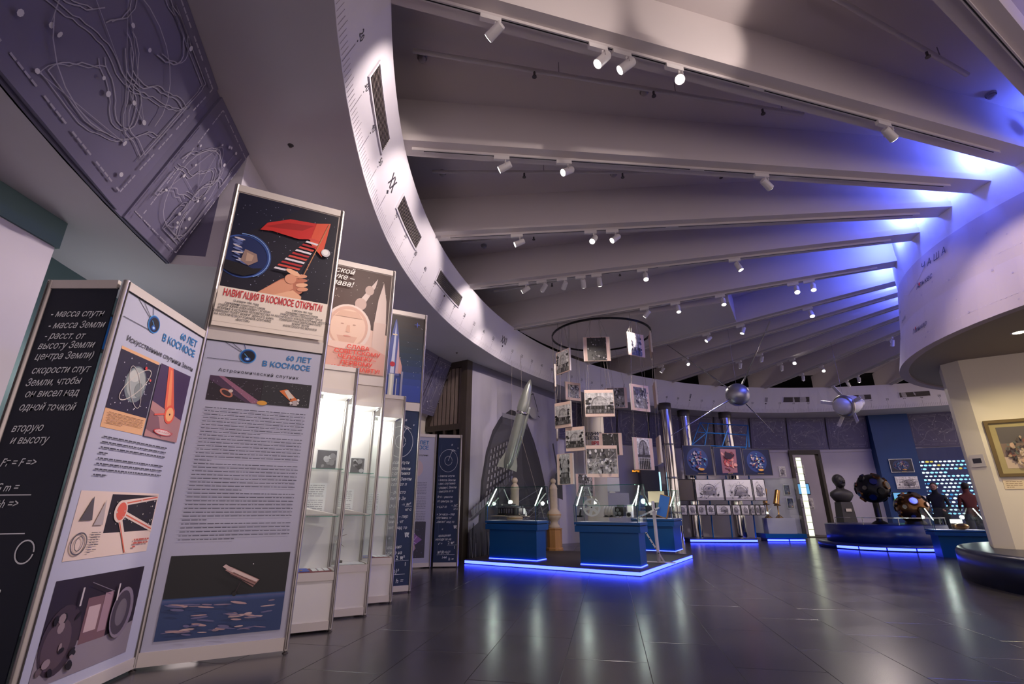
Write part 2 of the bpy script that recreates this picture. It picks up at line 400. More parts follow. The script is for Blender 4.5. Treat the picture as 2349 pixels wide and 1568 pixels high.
def onfas(body, a, t, size, sx=1.0, bold=0.0):
    p = fpos(a, t, .006); o = text(body, size, fas, 0, 0, 0, 'numeral', 'CENTER', sx=sx, bold=bold, name='numeral')
    tx = (fpos(a - .2, t) - fpos(a + .2, t)).normalized(); up = (fpos(a, min(t + .1, 1)) - fpos(a, t - .1)).normalized(); n = tx.cross(up)
    Mx = Matrix((tx, -n, up)).transposed().to_4x4(); Mx.translation = p; o.matrix_basis = Mx
dt = MB()
for k in range(0, 62):
    a = 214.6 - k * 2.5
    if a < 66 or a > 206: continue
    if k % 6 == 0:
        onfas(HOURS.get(k // 6, 'I'), a, .43, .25, .62, .012)
        for q in range(8):
            w_ = .1 * (1 if q % 2 == 0 else .55); c = q * PI / 4
            dt.add([fpos(a, .36), fpos(a + .12 * math.cos(c + .5), .36 + .018 * math.sin(c + .5)), fpos(a + w_ * 1.8 * math.cos(c), .36 + .035 * math.sin(c)), fpos(a + .12 * math.cos(c - .5), .36 + .018 * math.sin(c - .5))], [(0, 1, 2, 3)])
    else:
        onfas(str((k % 6) * 10), a, .345, .115, .85)
        dt.add([fpos(a + .05, .305), fpos(a, .293), fpos(a - .05, .305), fpos(a, .317)], [(0, 1, 2, 3)])
tag(dt.build('scale_dots', 'numeral', fas), kind='stuff')
# flat outer soffit
struct('ceiling', ring(60, 236, 70, lambda a: [(rl(a) + .004, ZS - .006), (13.8, ZS - .006), (13.8, ZS + .12), (rl(a) + .15, ZS + .12), (rl(a) + .15, ZS - .001), (rl(a) + .004, ZS - .001)]), 'soffit', 'smooth grey soffit between the curved fascia and the outer wall', 'soffit')
# ---- far outer wall with doorway, frieze above
wf = struct('wall_far', ring(88.0, 134.5, 26, lambda a: [(13.86, 0), (13.86, ZS), (14.0, ZS), (14.0, 0)]), 'wall_grey', 'lavender grey outer wall curving behind the far exhibits', 'wall')
ring(60, 83.7, 14, lambda a: [(13.86, 0), (13.86, ZS), (14.0, ZS), (14.0, 0)]).build('wall_section', 'wall_grey', wf)
ring(83.7, 88.0, 4, lambda a: [(13.86, 3.26), (13.86, ZS), (14.0, ZS), (14.0, 3.26)]).build('lintel', 'wall_grey', wf)
ring(68.5, 106, 40, lambda a: [(13.82, 3.2), (13.82, 3.3), (13.86, 3.3), (13.86, 3.2)]).build('moulding', 'wall_grey', wf)
def constellation(seed, w, h, kind):
    """engraved star-map figure: dashed border, a beast of flowing lines, stars and joining lines"""
    rs = random.Random(seed); A = Art(-.004, .0008); L = (158, 153, 172); S = (200, 196, 208)
    bw = .014 * max(w, h)
    pts = [(.06, .07), (.94, .07), (.94, .93), (.06, .93), (.06, .07)]
    dash = []
    for (x0, z0), (x1, z1) in zip(pts, pts[1:]):
        n = 26
        for i in range(n):
            if i % 5 == 4: continue
            s0, s1 = i / n, (i + .82) / n
            dash.append(((x0 + (x1 - x0) * s0) * w, (z0 + (z1 - z0) * s0) * h, (x0 + (x1 - x0) * s1) * w, (z0 + (z1 - z0) * s1) * h))
    for a in dash: A.line([(a[0], a[1]), (a[2], a[3])], bw * .55, L)
    A.y = -.006
    for _ in range(7):
        x, z = rs.uniform(.25, .7) * w, rs.uniform(.3, .7) * h; an = rs.uniform(0, 6.28); pts = []
        for i in range(40):
            pts.append((x, z)); an += rs.uniform(-.5, .56); x += math.cos(an) * .03 * w; z += math.sin(an) * .03 * h
            x = min(max(x, .1 * w), .9 * w); z = min(max(z, .12 * h), .88 * h)
        A.line(pts, bw * rs.uniform(.22, .5), L)
        A.line([(px + .012 * w, pz + .03 * h) for px, pz in pts], bw * .3, L)
    st = [(rs.uniform(.1, .9) * w, rs.uniform(.1, .9) * h) for _ in range(16)]
    A.line(st[:7], bw * .16, L)
    for x, z in st: A.ell(x, z, bw * rs.uniform(.5, 1.0), bw * rs.uniform(.5, 1.0), S, 8)
    A.arc(.5 * w, .45 * h, .33 * w, .3 * h, 0, 300, bw * .3, L)
    return A
def frieze_panel(parent, az0, az1, rt, zt, rb, zb, seed):
    # local frame: x from az1 (left as seen from inside) to az0
    A, B, Cc, D = pol(az1, rb, zb), pol(az0, rb, zb), pol(az0, rt, zt), pol(az1, rt, zt)
    x = (B - A).normalized(); up = ((D + Cc) / 2 - (A + B) / 2); hh = up.length; up.normalize(); n = x.cross(up)
    wd = ((B - A).length + (Cc - D).length) / 2
    Mx = Matrix((x, -n, up)).transposed().to_4x4(); Mx.translation = A
    wb, wt = (B - A).length, (Cc - D).length; ins = (wb - wt) / 2
    mb = MB(); vs = [(0, 0, 0), (wb, 0, 0), (wb - ins, 0, hh), (ins, 0, hh)]; vs += [(a, .05, c) for a, b, c in vs]
    mb.add(vs, [(0, 1, 2, 3), (7, 6, 5, 4), (0, 4, 5, 1), (1, 5, 6, 2), (2, 6, 7, 3), (3, 7, 4, 0)])
    o = mb.build('frieze_panel', 'frieze', parent); o.matrix_basis = Mx
    if seed: constellation(seed, wd, hh, 0).build('star_drawing', 'print', o)
for k, a in enumerate((101.2, 94.7, 88.3, 81.9, 69.9)):
    frieze_panel(wf, a - (6.3 if a > 70 else 6.6), a - .15, 13.62, ZS, 13.8, 3.3, 11 + k)
for k, a in enumerate((133.0, 126.6, 120.2, 113.8, 107.6)): frieze_panel(wf, a - 6.2, a - .15, 13.62, ZS, 13.8, 3.3, 31 + k)
struct('trim_2', ring(69.9, 75.5, 4, lambda a: [(13.45, 0), (13.45, ZS), (13.86, ZS), (13.86, 0)]), 'pilaster', 'wide flat blue pilaster from floor to soffit', 'pilaster')
struct('trim_3', ring(62.0, 69.6, 6, lambda a: [(13.7, 0), (13.7, 3.25), (13.86, 3.25), (13.86, 0)]), 'blue_dark', 'dark blue wall lining around the lit slide wall', 'wall')
# ---- near frieze: leaning outwards towards its foot
wl = struct('wall_left', ring(188.7, 236, 20, lambda a: [(14.22, 3.25), (16.4, 3.25), (16.4, 3.37), (14.22, 3.37)]), 'soffit', 'low grey alcove ceiling behind the leaning star frieze', 'wall')
ring(188.7, 236, 24, lambda a: [(13.72, ZS), (14.2, 3.25), (14.23, 3.25), (14.4, 3.4), (14.4, ZS)]).build('frieze_body', 'frieze', wl)
for k, (a0, a1) in enumerate(((192.3, 199.4), (188.75, 191.9), (199.8, 206.8))): frieze_panel(wl, a0, a1, 13.70, ZS - .01, 14.18, 3.25, 51 + k)
ring(160.4, 188.7, 12, lambda a: [(13.72, 3.25), (13.72, ZS), (13.9, ZS), (13.9, 3.25)]).build('frieze_body', 'soffit', wl)
frieze_panel(wl, 154.9, 158.0, 13.55, ZS - .01, 14.1, 3.25, 61); frieze_panel(wl, 158.2, 161.6, 13.55, ZS - .01, 14.1, 3.25, 62)
ring(160.4, 188.7, 12, lambda a: [(13.9, 3.25), (15.4, 3.25), (15.4, 3.35), (13.9, 3.35)]).build('alcove_ceiling', 'soffit', wl)
MB().box(13.73, 15.5, -.06, 0, 3.26, ZS - .01, None, Matrix.Translation((CX, CY, 0)) @ Matrix.Rotation(math.radians(188.7), 4, 'Z')).build('return_wall', 'frieze', wl)
ring(135, 236, 40, lambda a: [(15.45, 3.1), (15.45, 4.75), (15.55, 4.75), (15.55, 3.1)]).build('upper_backing', 'soffit', wl)
wl2 = struct('wall_left', ring(154, 177.0, 10, lambda a: [(14.3, 0), (14.3, 3.25), (14.45, 3.25), (14.45, 0)]), 'board_warm', 'cream wall strip under the star frieze behind the showcases', 'wall')
wl3 = struct('wall_left', ring(176.6, 204, 12, lambda a: [(15.2, 0), (15.2, 3.25), (15.35, 3.25), (15.35, 0)]), 'teal_light_tint', 'back wall of the left alcove, greenish light painted into its teal', 'wall')
struct('wall_left', MB().box(-4.35, -3.62, -2.0, 3.40, 0, 3.02), 'wall_grey', 'white block wall at the far left edge behind the chalkboard panel', 'wall')
MB().box(-4.37, -3.60, -2.0, 3.42, 3.02, 3.25).build('shade_band', 'teal_light_tint', wl3)  # band above the block wall, its shading put into the colour
# ---- mural wall
K0, K1 = Vector((-1.06, 11.7)), Vector((1.36, 15.3)); kd = (K1 - K0).normalized(); kw = (K1 - K0).length; kz = math.atan2(kd.y, kd.x)
wm = bpy.data.objects.new('wall_back', MB().box(0, kw + .1, 0, .15, 0, ZS).mesh('wall_back', 'mural')); col.objects.link(wm); wm.location = (*K0, 0); wm.rotation_euler = (0, 0, kz)
tag(wm, 'tall wall covered by a grey photographic mural of a dome under construction', 'wall', kind='structure')
A = Art(-.003, .0015); g = lambda v, d=6: (v, v - d // 2, v + d)
A.rect(0, kw, ZS - .22, ZS, (104, 100, 116))
dome = [(kw * (.10 + .0), 0.0), (kw * .115, .9), (kw * .13, 1.7), (kw * .17, 2.4), (kw * .23, 2.95), (kw * .31, 3.35), (kw * .42, 3.62), (kw * .52, 3.62), (kw * .62, 3.35), (kw * .70, 2.9), (kw * .77, 2.35), (kw * .83, 1.75), (kw * .88, 1.0), (kw * .9, 0)]
A.poly(dome, g(44)); A.poly([(x * .97 + kw * .02, z * .955) for x, z in dome], g(66))
A.poly([(kw * .55, 3.4), (kw * .64, 3.1), (kw * .8, 2.0), (kw * .87, .9), (kw * .6, .9), (kw * .55, 2.2)], g(46))
A.rect(kw * .33, kw * .62, 3.18, 3.34, g(74)); A.rect(kw * .33, kw * .6, 3.36, 3.48, g(134))
for i in range(9):
    for j in range(7): A.poly([(kw * (.17 + .028 * i + .006 * j), 1.35 + j * .17 + .05 * i), (kw * (.185 + .028 * i + .006 * j), 1.36 + j * .17 + .05 * i), (kw * (.19 + .028 * i + .006 * j), 1.46 + j * .17 + .05 * i), (kw * (.175 + .028 * i + .006 * j), 1.45 + j * .17 + .05 * i)], g(140 - 4 * j))
A.line([(kw * .58, 3.7), (kw * .56, 4.05), (kw * .66, 4.25), (kw * .72, 3.75)], .035, g(52)); A.line([(kw * .52, 3.5), (kw * .62, 3.75), (kw * .74, 3.6)], .03, g(60))
A.ell(kw * .66, 3.68, kw * .06, .16, g(150))
A.poly([(kw * .34, 1.05), (kw * .4, 1.5), (kw * .56, 1.55), (kw * .62, 1.05)], g(62)); A.rect(kw * .44, kw * .5, .6, 1.35, g(50))
A.line([(kw * .02, .95), (kw * .2, 1.35), (kw * .36, 1.75)], .16, g(120)); A.line([(kw * .02, .82), (kw * .2, 1.22), (kw * .38, 1.66)], .05, g(70))
for i in range(14): x = kw * (.03 + .025 * i); z = .9 + .057 * i; A.line([(x, z), (x, z + .22)], .02, g(70))
A.poly([(0, 0), (kw * .32, 0), (kw * .26, .55), (kw * .16, .42), (kw * .09, .8), (0, .6)], g(60))
for i in range(30): x = random.uniform(0, kw * .32); A.line([(x, 0), (x + random.uniform(-.1, .1), random.uniform(.3, .85))], .018, g(random.choice((40, 56, 120))))
A.poly([(kw * .9, 2.0), (kw, 2.25), (kw, 1.3), (kw * .86, 1.4)], g(60)); A.line([(kw * .88, 2.9), (kw * .93, 2.2), (kw * .97, 1.5)], .08, g(52))
for i in range(26): A.line([(kw * random.uniform(.15, .85), random.uniform(.3, 1.2)), (kw * random.uniform(.15, .85), random.uniform(.6, 2.0))], .012, g(random.choice((140, 80, 60))))
A.build('mural_print', 'print', wm)
# ---- dark wooden doorway between frieze and mural
dr = thing('door_1', 'dark brown wooden doorway with fluted upper panel beside the mural', 'door', (K0.x, K0.y, 0), math.atan2(.55, -.94)); dr['kind'] = 'structure'
MB().box(-.02, .16, -.10, .12, 0, ZS).build('jamb', 'wood_dark', dr)
MB().box(.16, 1.2, -.06, .10, 2.86, 3.0).build('transom', 'wood_dark', dr)
MB().box(.16, 1.2, -.06, .10, ZS - .16, ZS).build('head', 'wood_dark', dr)
mb = MB(); mb.add([(1.2, -.1, 2.9), (1.34, -.1, 2.9), (.62, -.1, ZS), (.48, -.1, ZS), (1.2, .1, 2.9), (1.34, .1, 2.9), (.62, .1, ZS), (.48, .1, ZS)], [(0, 1, 2, 3), (7, 6, 5, 4), (0, 4, 5, 1), (1, 5, 6, 2), (2, 6, 7, 3), (3, 7, 4, 0)]); mb.build('slanted_jamb', 'wood_dark', dr)
for i in range(8): MB().box(.17 + i * .125, .26 + i * .125, -.03, .05, 3.0, ZS - .16).build('slat', 'curtain', dr)
MB().box(.16, 1.3, -.14, -.10, 0, ZS).build('back_panel', 'black', dr)
for s in (.3, .62, .94): MB().box(s, s + .06, -.02, .09, 0, 2.86).build('slat', 'wood_dark', dr)
# ---- drum in the middle of the hall
dm = struct('wall_right', ring(0, 360, 96, lambda a: [(4.36, 3.5), (4.2, 4.2), (4.07, 5.05), (3.93, 5.05), (4.05, 4.2), (4.22, 3.5)]), 'drum', 'white flared drum printed with a star map', 'wall')
ring(0, 360, 72, lambda a: [(3.86, 5.051), (3.86, ZC + .1), (4.05, ZC + .1), (4.05, 5.051)]).build('upper_wall', 'fascia', dm)
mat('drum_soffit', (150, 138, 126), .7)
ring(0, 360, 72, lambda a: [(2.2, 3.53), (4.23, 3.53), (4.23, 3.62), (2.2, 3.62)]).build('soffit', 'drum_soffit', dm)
def dpos(az, t): # t 0 bottom 1 top
    prof = [(0, 4.36, 3.5), (.45, 4.2, 4.2), (1, 4.07, 5.05)]
    for (t0_, r0, z0), (t1_, r1, z1) in zip(prof, prof[1:]):
        if t <= t1_: s = (t - t0_) / (t1_ - t0_); return pol(az, r0 + (r1 - r0) * s + .004, z0 + (z1 - z0) * s)
    return pol(az, 4.075, 5.05)
def ondrum(body, az, t, size, m='numeral', sp=1.0, tilt=0.0):
    o = text(body, size, dm, 0, 0, 0, m, 'CENTER', shear=.2, sp=sp, name='star_name')
    tx = (dpos(az + .4, t) - dpos(az - .4, t)).normalized(); up = (dpos(az, t + .05) - dpos(az, t - .05)).normalized(); n = tx.cross(up)
    Mx = Matrix((tx, -n, up)).transposed().to_4x4(); Mx.translation = dpos(az, t); o.matrix_basis = Mx @ Matrix.Rotation(tilt, 4, 'Y')
for b_, az, t, s in (('Минкар', 163, .22, .13), ('Алькес', 166, .68, .14), ('ЧАША', 170, .84, .16), ('Альхиба', 152, .5, .08), ('Гиенах', 147, .34, .08), ('Крац', 148, .66, .07)):
    ondrum(b_, az, t, s, sp=1.6 if b_ == 'ЧАША' else 1.0)
dr_l = MB()
for k in range(120):
    a0 = 140 + k * .45
    for tt in (.12, .55):
        if k % 2 == 0: dr_l.add([dpos(a0, tt), dpos(a0 + .3, tt), dpos(a0 + .3, tt + .006), dpos(a0, tt + .006)], [(0, 1, 2, 3)])
pts = [(146, .15), (149, .35), (147, .6), (153, .8), (158, .72), (163, .76), (168, .9), (173, .82)]
for (a0, t0_), (a1, t1_) in zip(pts, pts[1:]):
    for i in range(8):
        s0, s1 = i / 8, (i + 1) / 8; A0, T0, A1, T1 = a0 + (a1 - a0) * s0, t0_ + (t1_ - t0_) * s0, a0 + (a1 - a0) * s1, t0_ + (t1_ - t0_) * s1
        dr_l.add([dpos(A0, T0), dpos(A1, T1), dpos(A1, T1 + .007), dpos(A0, T0 + .007)], [(0, 1, 2, 3)])
mat('drum_line', (190, 176, 190), .7); tag(dr_l.build('map_lines', 'drum_line', dm), kind='stuff')
sd = MB(); rsd = random.Random(4)
for k in range(46):
    az, t, s = rsd.uniform(140, 196), rsd.uniform(.06, .95), rsd.choice((.1, .16, .24))
    sd.add([dpos(az + s * math.cos(q * PI / 4), t + s * .05 * math.sin(q * PI / 4)) for q in range(8)], [tuple(range(8))])
mat('map_star', (166, 152, 172), .7); sd.build('map_stars', 'map_star', dm)
mat('star_red', (226, 70, 70), .6)
for az, t in ((161, .27), (164, .72)):
    MB().add([dpos(az + .35 * math.cos(q * PI / 5), t + .02 * math.sin(q * PI / 5)) for q in range(10)], [tuple(range(10))]).build('red_star', 'star_red', dm)
# plinth below it, and the polygonal core that carries the painting
pl = MB().lathe([(.01, 0), (4.25, 0), (4.25, .40), (4.21, .455), (4.1, .46), (.01, .46)], 96, (CX, CY, 0)); pl = struct('trim_4', pl, 'plinth', 'round dark blue plinth under the drum', 'plinth')
W0 = Vector((7.86, 8.22)); wd_ = Vector((.827, -.563)); S0 = Vector((7.80, 8.52))
core = [W0, W0 + wd_ * 2.6, W0 + wd_ * 2.6 + Vector((3, 1)), S0 + Vector((2.4, 1.6)), S0 + Vector((.4, .5)), S0]
struct('wall_right', MB().prism([tuple(p) for p in core], .46, 3.53), 'cream', 'cream wall on the plinth that carries the framed painting', 'wall')
# baseboard strip lights sit on the exhibits; the doorway in the far wall
dd = thing('door_2', 'brown framed doorway in the far wall with a glowing slit', 'door', pol(85.85, 13.9), math.radians(-4.15)); dd['kind'] = 'structure'
MB().box(-.62, -.5, -.14, .14, 0, 3.28).build('jamb', 'wood_dark', dd); MB().box(.5, .60, -.14, .14, 0, 3.28).build('jamb', 'wood_dark', dd)
MB().box(-.5, .5, -.14, .14, 3.12, 3.28).build('head', 'wood_dark', dd); MB().box(-.62, .62, -.14, 1.9, .0, .03).build('sill', 'wood_dark', dd)
MB().box(-1.4, 1.6, 1.9, 2.0, 0, 3.4).build('passage_wall', 'wall_grey', dd); MB().box(-.5, -.4, .14, 1.9, 0, 3.3).build('passage_side', 'wood_dark', dd)
gl = MB().box(-.30, -.12, .04, .08, .05, 3.0).build('lit_slit', 'strip_warm', dd)
for k in range(11): MB().box(-.31, -.11, .02, .04, .28 + k * .26, .295 + k * .26).build('muntin', 'wood_dark', dd)
# ================================================================== exhibition stands along the left
def post(parent, x, h, y=0.0):
    mb = MB()
    for k in range(8): pass
    mb.cyl((x, y, .02), (x, y, h), .021, n=8); o = mb.build('post', 'alu', parent)
    MB().box(x - .004, x + .004, y - .0245, y - .018, .03, h - .01).build('groove', 'alu_dark', o)
    MB().cyl((x, y, 0), (x, y, .022), .012, n=8).cyl((x, y, 0), (x, y, .006), .022, n=8).build('foot', 'alu_dark', o)
    return o
def rail(parent, w, z0, z1, y=0.0): return MB().box(.018, w - .018, y - .014, y + .014, z0, z1).build('rail', 'alu_rail', parent)
def board(name, w, z0, z1, m, parent, y=0.0): return MB().box(.015, w - .015, y - .004, y + .004, z0, z1).build(name, m, parent)
def stand(name, label, cat, p, q, h, group=None):
    d = Vector(q) - Vector(p); t = thing(name, label, cat, (*p, 0), math.atan2(d.y, d.x), group); return t, d.length
def logo(A, x, z, r):
    A.line([(x - .6 * r / .06 * .5, z + .16), (x, z)], .004, (40, 44, 60)); A.line([(x - .2, z + .15), (x, z)], .004, (40, 44, 60))
    A.line([(x - .06, z + .14), (x, z)], .005, (40, 60, 110)); A.line([(x - .30, z - .055), (x, z - r * .9)], .004, (40, 44, 60))
    A.ell(x, z, r * 1.08, r * 1.08, (60, 150, 215), 28); A.ell(x, z, r * .98, r * .98, (20, 70, 140), 28); A.ell(x + .003, z - .002, r * .84, r * .84, (10, 14, 30), 24)
    A.ell(x, z - r * .45, r * .4, r * .28, (30, 90, 180), 18); A.ell(x, z - r * .45, r * .2, r * .16, (180, 215, 250), 14); A.line([(x - r * .5, z + r * .3), (x, z - r * .2)], .006, (80, 150, 210))
ART_Y = -.006
# --- chalkboard panel at the left edge -------------------------------------------------
p01 = Vector((-2.56, 2.93)); p12 = Vector((-2.63, 3.92)); p23 = Vector((-1.77, 4.37)); p34 = Vector((-1.67, 5.07)); p45 = Vector((-1.54, 5.73)); p56 = Vector((-1.45, 6.47)); p67 = Vector((-1.38, 7.26))
t, w_ = stand('chalkboard_panel', 'dark navy chalkboard panel with white handwriting at the left edge', 'display panel', p01 - Vector((.5, 0)), p01 - Vector((.03, 0)), 2.5)
board('writing_board', w_, .06, 2.45, 'board_dark', t); rail(t, w_, 2.44, 2.5); rail(t, w_, .02, .08); post(t, 0, 2.5)
for z, s in ((2.24, '- масса спутн'), (2.16, '- масса Земли'), (2.09, '- расст. от'), (2.02, 'высоту Земли'), (1.95, 'центра Земли)'), (1.86, 'скорости спут'), (1.50, 'вторую'), (1.43, 'и высоту'), (1.30, 'Fт = F =>'), (1.16, 'G m ='), (1.07, 'R+h =>'), (.95, 'm·v²'), (.86, 'R+h'), (1.78, 'Земли, чтобы'), (1.71, 'он висел над'), (1.63, 'одной точкой'), (.74, '(R+h)²'), (.62, 'F = G·M·m'), (.55, 'откуда'), (.46, 'v² = GM'), (.38, 'h = ?')):
    text(s, .066, t, .05 + random.uniform(0, .03), z, ART_Y - .002, 'chalk', shear=.38, bold=.004, sx=.78, rot=random.uniform(-.05, .02))
A = Art(ART_Y); A.line([(.05, .93), (.33, .935)], .006, (232, 232, 238)); A.line([(.05, 1.14), (.3, 1.142)], .006, (232, 232, 238)); A.arc(.36, .84, .05, .06, 0, 350, .008, (232, 232, 238)); A.build('chalk_lines', 'print', t)
# --- first text panel ------------------------------------------------------------------
t, w_ = stand('exhibition_panel', 'white text panel on artificial satellites, leftmost of the white panels', 'display panel', p01, p12, 2.5)
board('printed_board', w_, .08, 2.44, 'board_white', t); rail(t, w_, 2.44, 2.5); rail(t, w_, .02, .09); post(t, 0, 2.5); post(t, w_, 2.5)
A = Art(ART_Y); A.rect(.02, w_ - .02, 2.43, 2.441, (30, 30, 36)); logo(A, .34, 2.32, .06)
A.words(.14, .80, 1.50, 8, .033, .008, (66, 64, 78), .35, 4); A.build('body_text', 'print', t)
A = Art(ART_Y)                                                            # earth ringed by orbits, and a falling capsule
A.rect(.10, .50, 1.55, 2.08, (226, 172, 128)); A.rect(.10, .50, 1.67, 2.06, (42, 34, 58))
A.dots(34, .12, .48, 1.69, 2.04, .003, .006, (220, 215, 225)); A.ell(.31, 1.87, .105, .125, (116, 124, 128)); A.ell(.31, 1.88, .09, .105, (164, 168, 166)); A.ell(.28, 1.92, .05, .04, (196, 196, 190)); A.ell(.35, 1.84, .04, .05, (128, 134, 134))
A.arc(.31, 1.87, .17, .055, 0, 360, .006, (206, 196, 186), 30, .8); A.arc(.31, 1.85, .15, .05, 0, 360, .005, (190, 180, 176), 30, 2.1); A.ell(.37, 2.0, .012, .012, (220, 60, 60), 8); A.ell(.44, 1.93, .01, .01, (220, 90, 80), 8)
A.words(.13, .47, 1.65, 5, .016, .004, (140, 100, 74), .5)
A.poly([(.51, 1.55), (.90, 1.55), (.90, 2.08), (.51, 2.08)], (70, 50, 84)); A.poly([(.51, 1.55), (.90, 1.55), (.90, 1.72), (.51, 1.80)], (176, 128, 128)); A.poly([(.51, 1.60), (.7, 1.56), (.62, 1.70), (.51, 1.74)], (132, 92, 100))
A.poly([(.60, 2.08), (.66, 2.08), (.78, 1.78), (.72, 1.70), (.66, 1.78)], (222, 100, 76)); A.poly([(.63, 2.06), (.65, 2.06), (.74, 1.78), (.69, 1.76)], (236, 140, 96)); A.ell(.735, 1.74, .062, .07, (228, 92, 70)); A.ell(.735, 1.74, .046, .052, (244, 176, 120)); A.ell(.735, 1.74, .008, .008, (60, 30, 40), 8)
A.line([(.56, 1.71), (.68, 1.735)], .012, (216, 90, 76)); A.ell(.70, 1.60, .11, .022, (206, 60, 66)); A.ell(.70, 1.60, .10, .017, (232, 214, 210)); A.build('satellite_picture', 'print', t)
text('ДЕТЯМ О КОСМОСЕ', .022, t, .70, 1.594, ART_Y - .02, 'ink_red', 'CENTER')
A = Art(ART_Y)
A.rect(.09, .84, .78, 1.17, (226, 202, 190)); A.rect(.36, .83, .92, 1.155, (38, 32, 40))
A.poly([(.48, 1.12), (.84, 1.155), (.84, 1.13), (.5, 1.085)], (226, 202, 190)); A.line([(.5, 1.10), (.83, 1.145)], .009, (214, 104, 82)); A.poly([(.52, 1.05), (.84, .945), (.84, .91), (.50, 1.02)], (226, 202, 190)); A.line([(.52, 1.03), (.83, .93)], .009, (214, 104, 82)); A.poly([(.44, 1.03), (.6, .79), (.63, .79), (.49, 1.02)], (226, 202, 190)); A.line([(.46, 1.02), (.60, .79)], .009, (214, 104, 82))
A.ell(.47, 1.05, .062, .07, (226, 202, 190)); A.ell(.475, 1.05, .046, .056, (218, 98, 80)); A.dots(26, .37, .82, .94, 1.14, .003, .007, (210, 205, 190))
A.poly([(.13, 1.0), (.20, 1.14), (.23, 1.0)], (90, 82, 86)); A.poly([(.25, .97), (.31, 1.12), (.33, .97)], (178, 164, 162)); A.arc(.17, .87, .06, .06, 0, 360, .008, (90, 84, 90)); A.arc(.17, .87, .03, .04, 0, 360, .005, (90, 84, 90)); A.words(.25, .33, .93, 9, .014, .004, (90, 84, 90)); A.words(.66, .82, .87, 3, .022, .01, (190, 90, 80)); A.build('drawing_picture', 'print', t)
A = Art(ART_Y)                                                            # museum hall photograph with a round capsule
A.rect(.09, .86, .15, .68, (44, 34, 48)); A.poly([(.09, .15), (.86, .15), (.86, .34), (.6, .30), (.09, .36)], (142, 130, 140)); A.rect(.38, .60, .30, .55, (120, 88, 96)); A.rect(.40, .50, .36, .50, (196, 168, 172)); A.rect(.52, .59, .34, .56, (160, 128, 140))
A.ell(.23, .36, .14, .18, (64, 50, 62)); A.ell(.21, .34, .10, .13, (88, 70, 80)); A.blobs(16, .1, .36, .18, .5, .01, .03, [(30, 24, 34), (150, 130, 136), (104, 86, 92)]); A.ell(.70, .42, .105, .15, (134, 120, 136)); A.ell(.69, .42, .085, .13, (72, 62, 74)); A.ell(.69, .42, .05, .08, (110, 100, 110)); A.line([(.62, .60), (.62, .5)], .014, (196, 186, 190)); A.line([(.30, .62), (.30, .52)], .014, (196, 186, 190)); A.line([(.36, .64), (.58, .56)], .004, (130, 120, 130))
A.build('hall_photograph', 'print', t)
text('60 ЛЕТ\nВ КОСМОСЕ', .076, t, .90, 2.325, ART_Y - .002, 'ink_blue', 'RIGHT', bold=.022, line=1.1, sx=.95); text('Искусственные спутники Земли', .052, t, .12, 2.125, ART_Y - .002, 'ink_dark', bold=.006, sp=.97)
# --- second panel with the flag poster above ----------------------------------------------
t, w_ = stand('exhibition_panel', 'tall white text panel on the astronomical satellite topped by a red flag poster', 'display panel', p12, p23, 4.0)
board('printed_board', w_, .08, 2.44, 'board_white', t); rail(t, w_, 2.44, 2.545); rail(t, w_, .02, .11); rail(t, w_, 3.93, 4.0); post(t, 0.002, 4.0, -.001); post(t, w_, 4.0)
A = Art(ART_Y); A.rect(.02, w_ - .02, 2.43, 2.44, (30, 30, 36)); logo(A, .35, 2.33, .06); A.words(.11, .88, 1.86, 37, .0282, .0058, (84, 82, 98), .6, 8); A.build('body_text', 'print', t)
A = Art(ART_Y)
A.rect(.10, .90, 1.92, 2.13, (38, 26, 38)); A.poly([(.10, 2.13), (.2, 2.13), (.5, 1.92), (.4, 1.92), (.10, 2.09)], (74, 48, 76)); A.poly([(.16, 2.13), (.2, 2.13), (.5, 1.94), (.5, 1.92), (.44, 1.92)], (150, 96, 120)); A.rect(.505, .90, 1.92, 2.13, (40, 38, 44)); A.dots(60, .11, .5, 1.93, 2.12, .001, .003, (190, 180, 200)); A.dots(50, .51, .89, 1.93, 2.12, .001, .003, (180, 180, 180))
A.ell(.24, 1.99, .055, .03, (196, 120, 96), 18, -.5); A.ell(.24, 1.99, .04, .018, (60, 40, 44), 16, -.5); A.ell(.27, 2.01, .018, .014, (220, 200, 190), 10); A.ell(.52, 1.93, .04, .02, (226, 160, 60), 14)
A.poly([(.64, 2.05), (.70, 2.07), (.80, 1.98), (.76, 1.95)], (224, 120, 60)); A.poly([(.68, 2.055), (.71, 2.065), (.77, 2.0), (.73, 1.98)], (224, 206, 190)); A.poly([(.75, 1.965), (.81, 1.985), (.80, 1.93), (.74, 1.93)], (190, 176, 176)); A.blobs(8, .72, .82, 1.93, 1.99, .006, .012, [(230, 220, 214), (90, 70, 70)])
A.build('galaxy_picture', 'print', t)
A = Art(ART_Y)
A.rect(.09, .91, .17, .73, (18, 17, 22))
for k in range(8): A.rect(.09, .91, .17, .44 - k * .006, [(38, 60, 104), (66, 92, 140), (92, 96, 140), (84, 92, 138), (70, 86, 134), (62, 80, 128), (54, 74, 120), (50, 68, 112)][k])
A.y = A.y
for k in range(46):
    z = random.uniform(.18, .40); A.ell(random.uniform(.16, .84), z, random.uniform(.02, .07), random.uniform(.003, .009), random.choice([(196, 160, 160), (150, 130, 150), (112, 108, 146), (210, 180, 176)]), 9, random.uniform(-.2, .1))
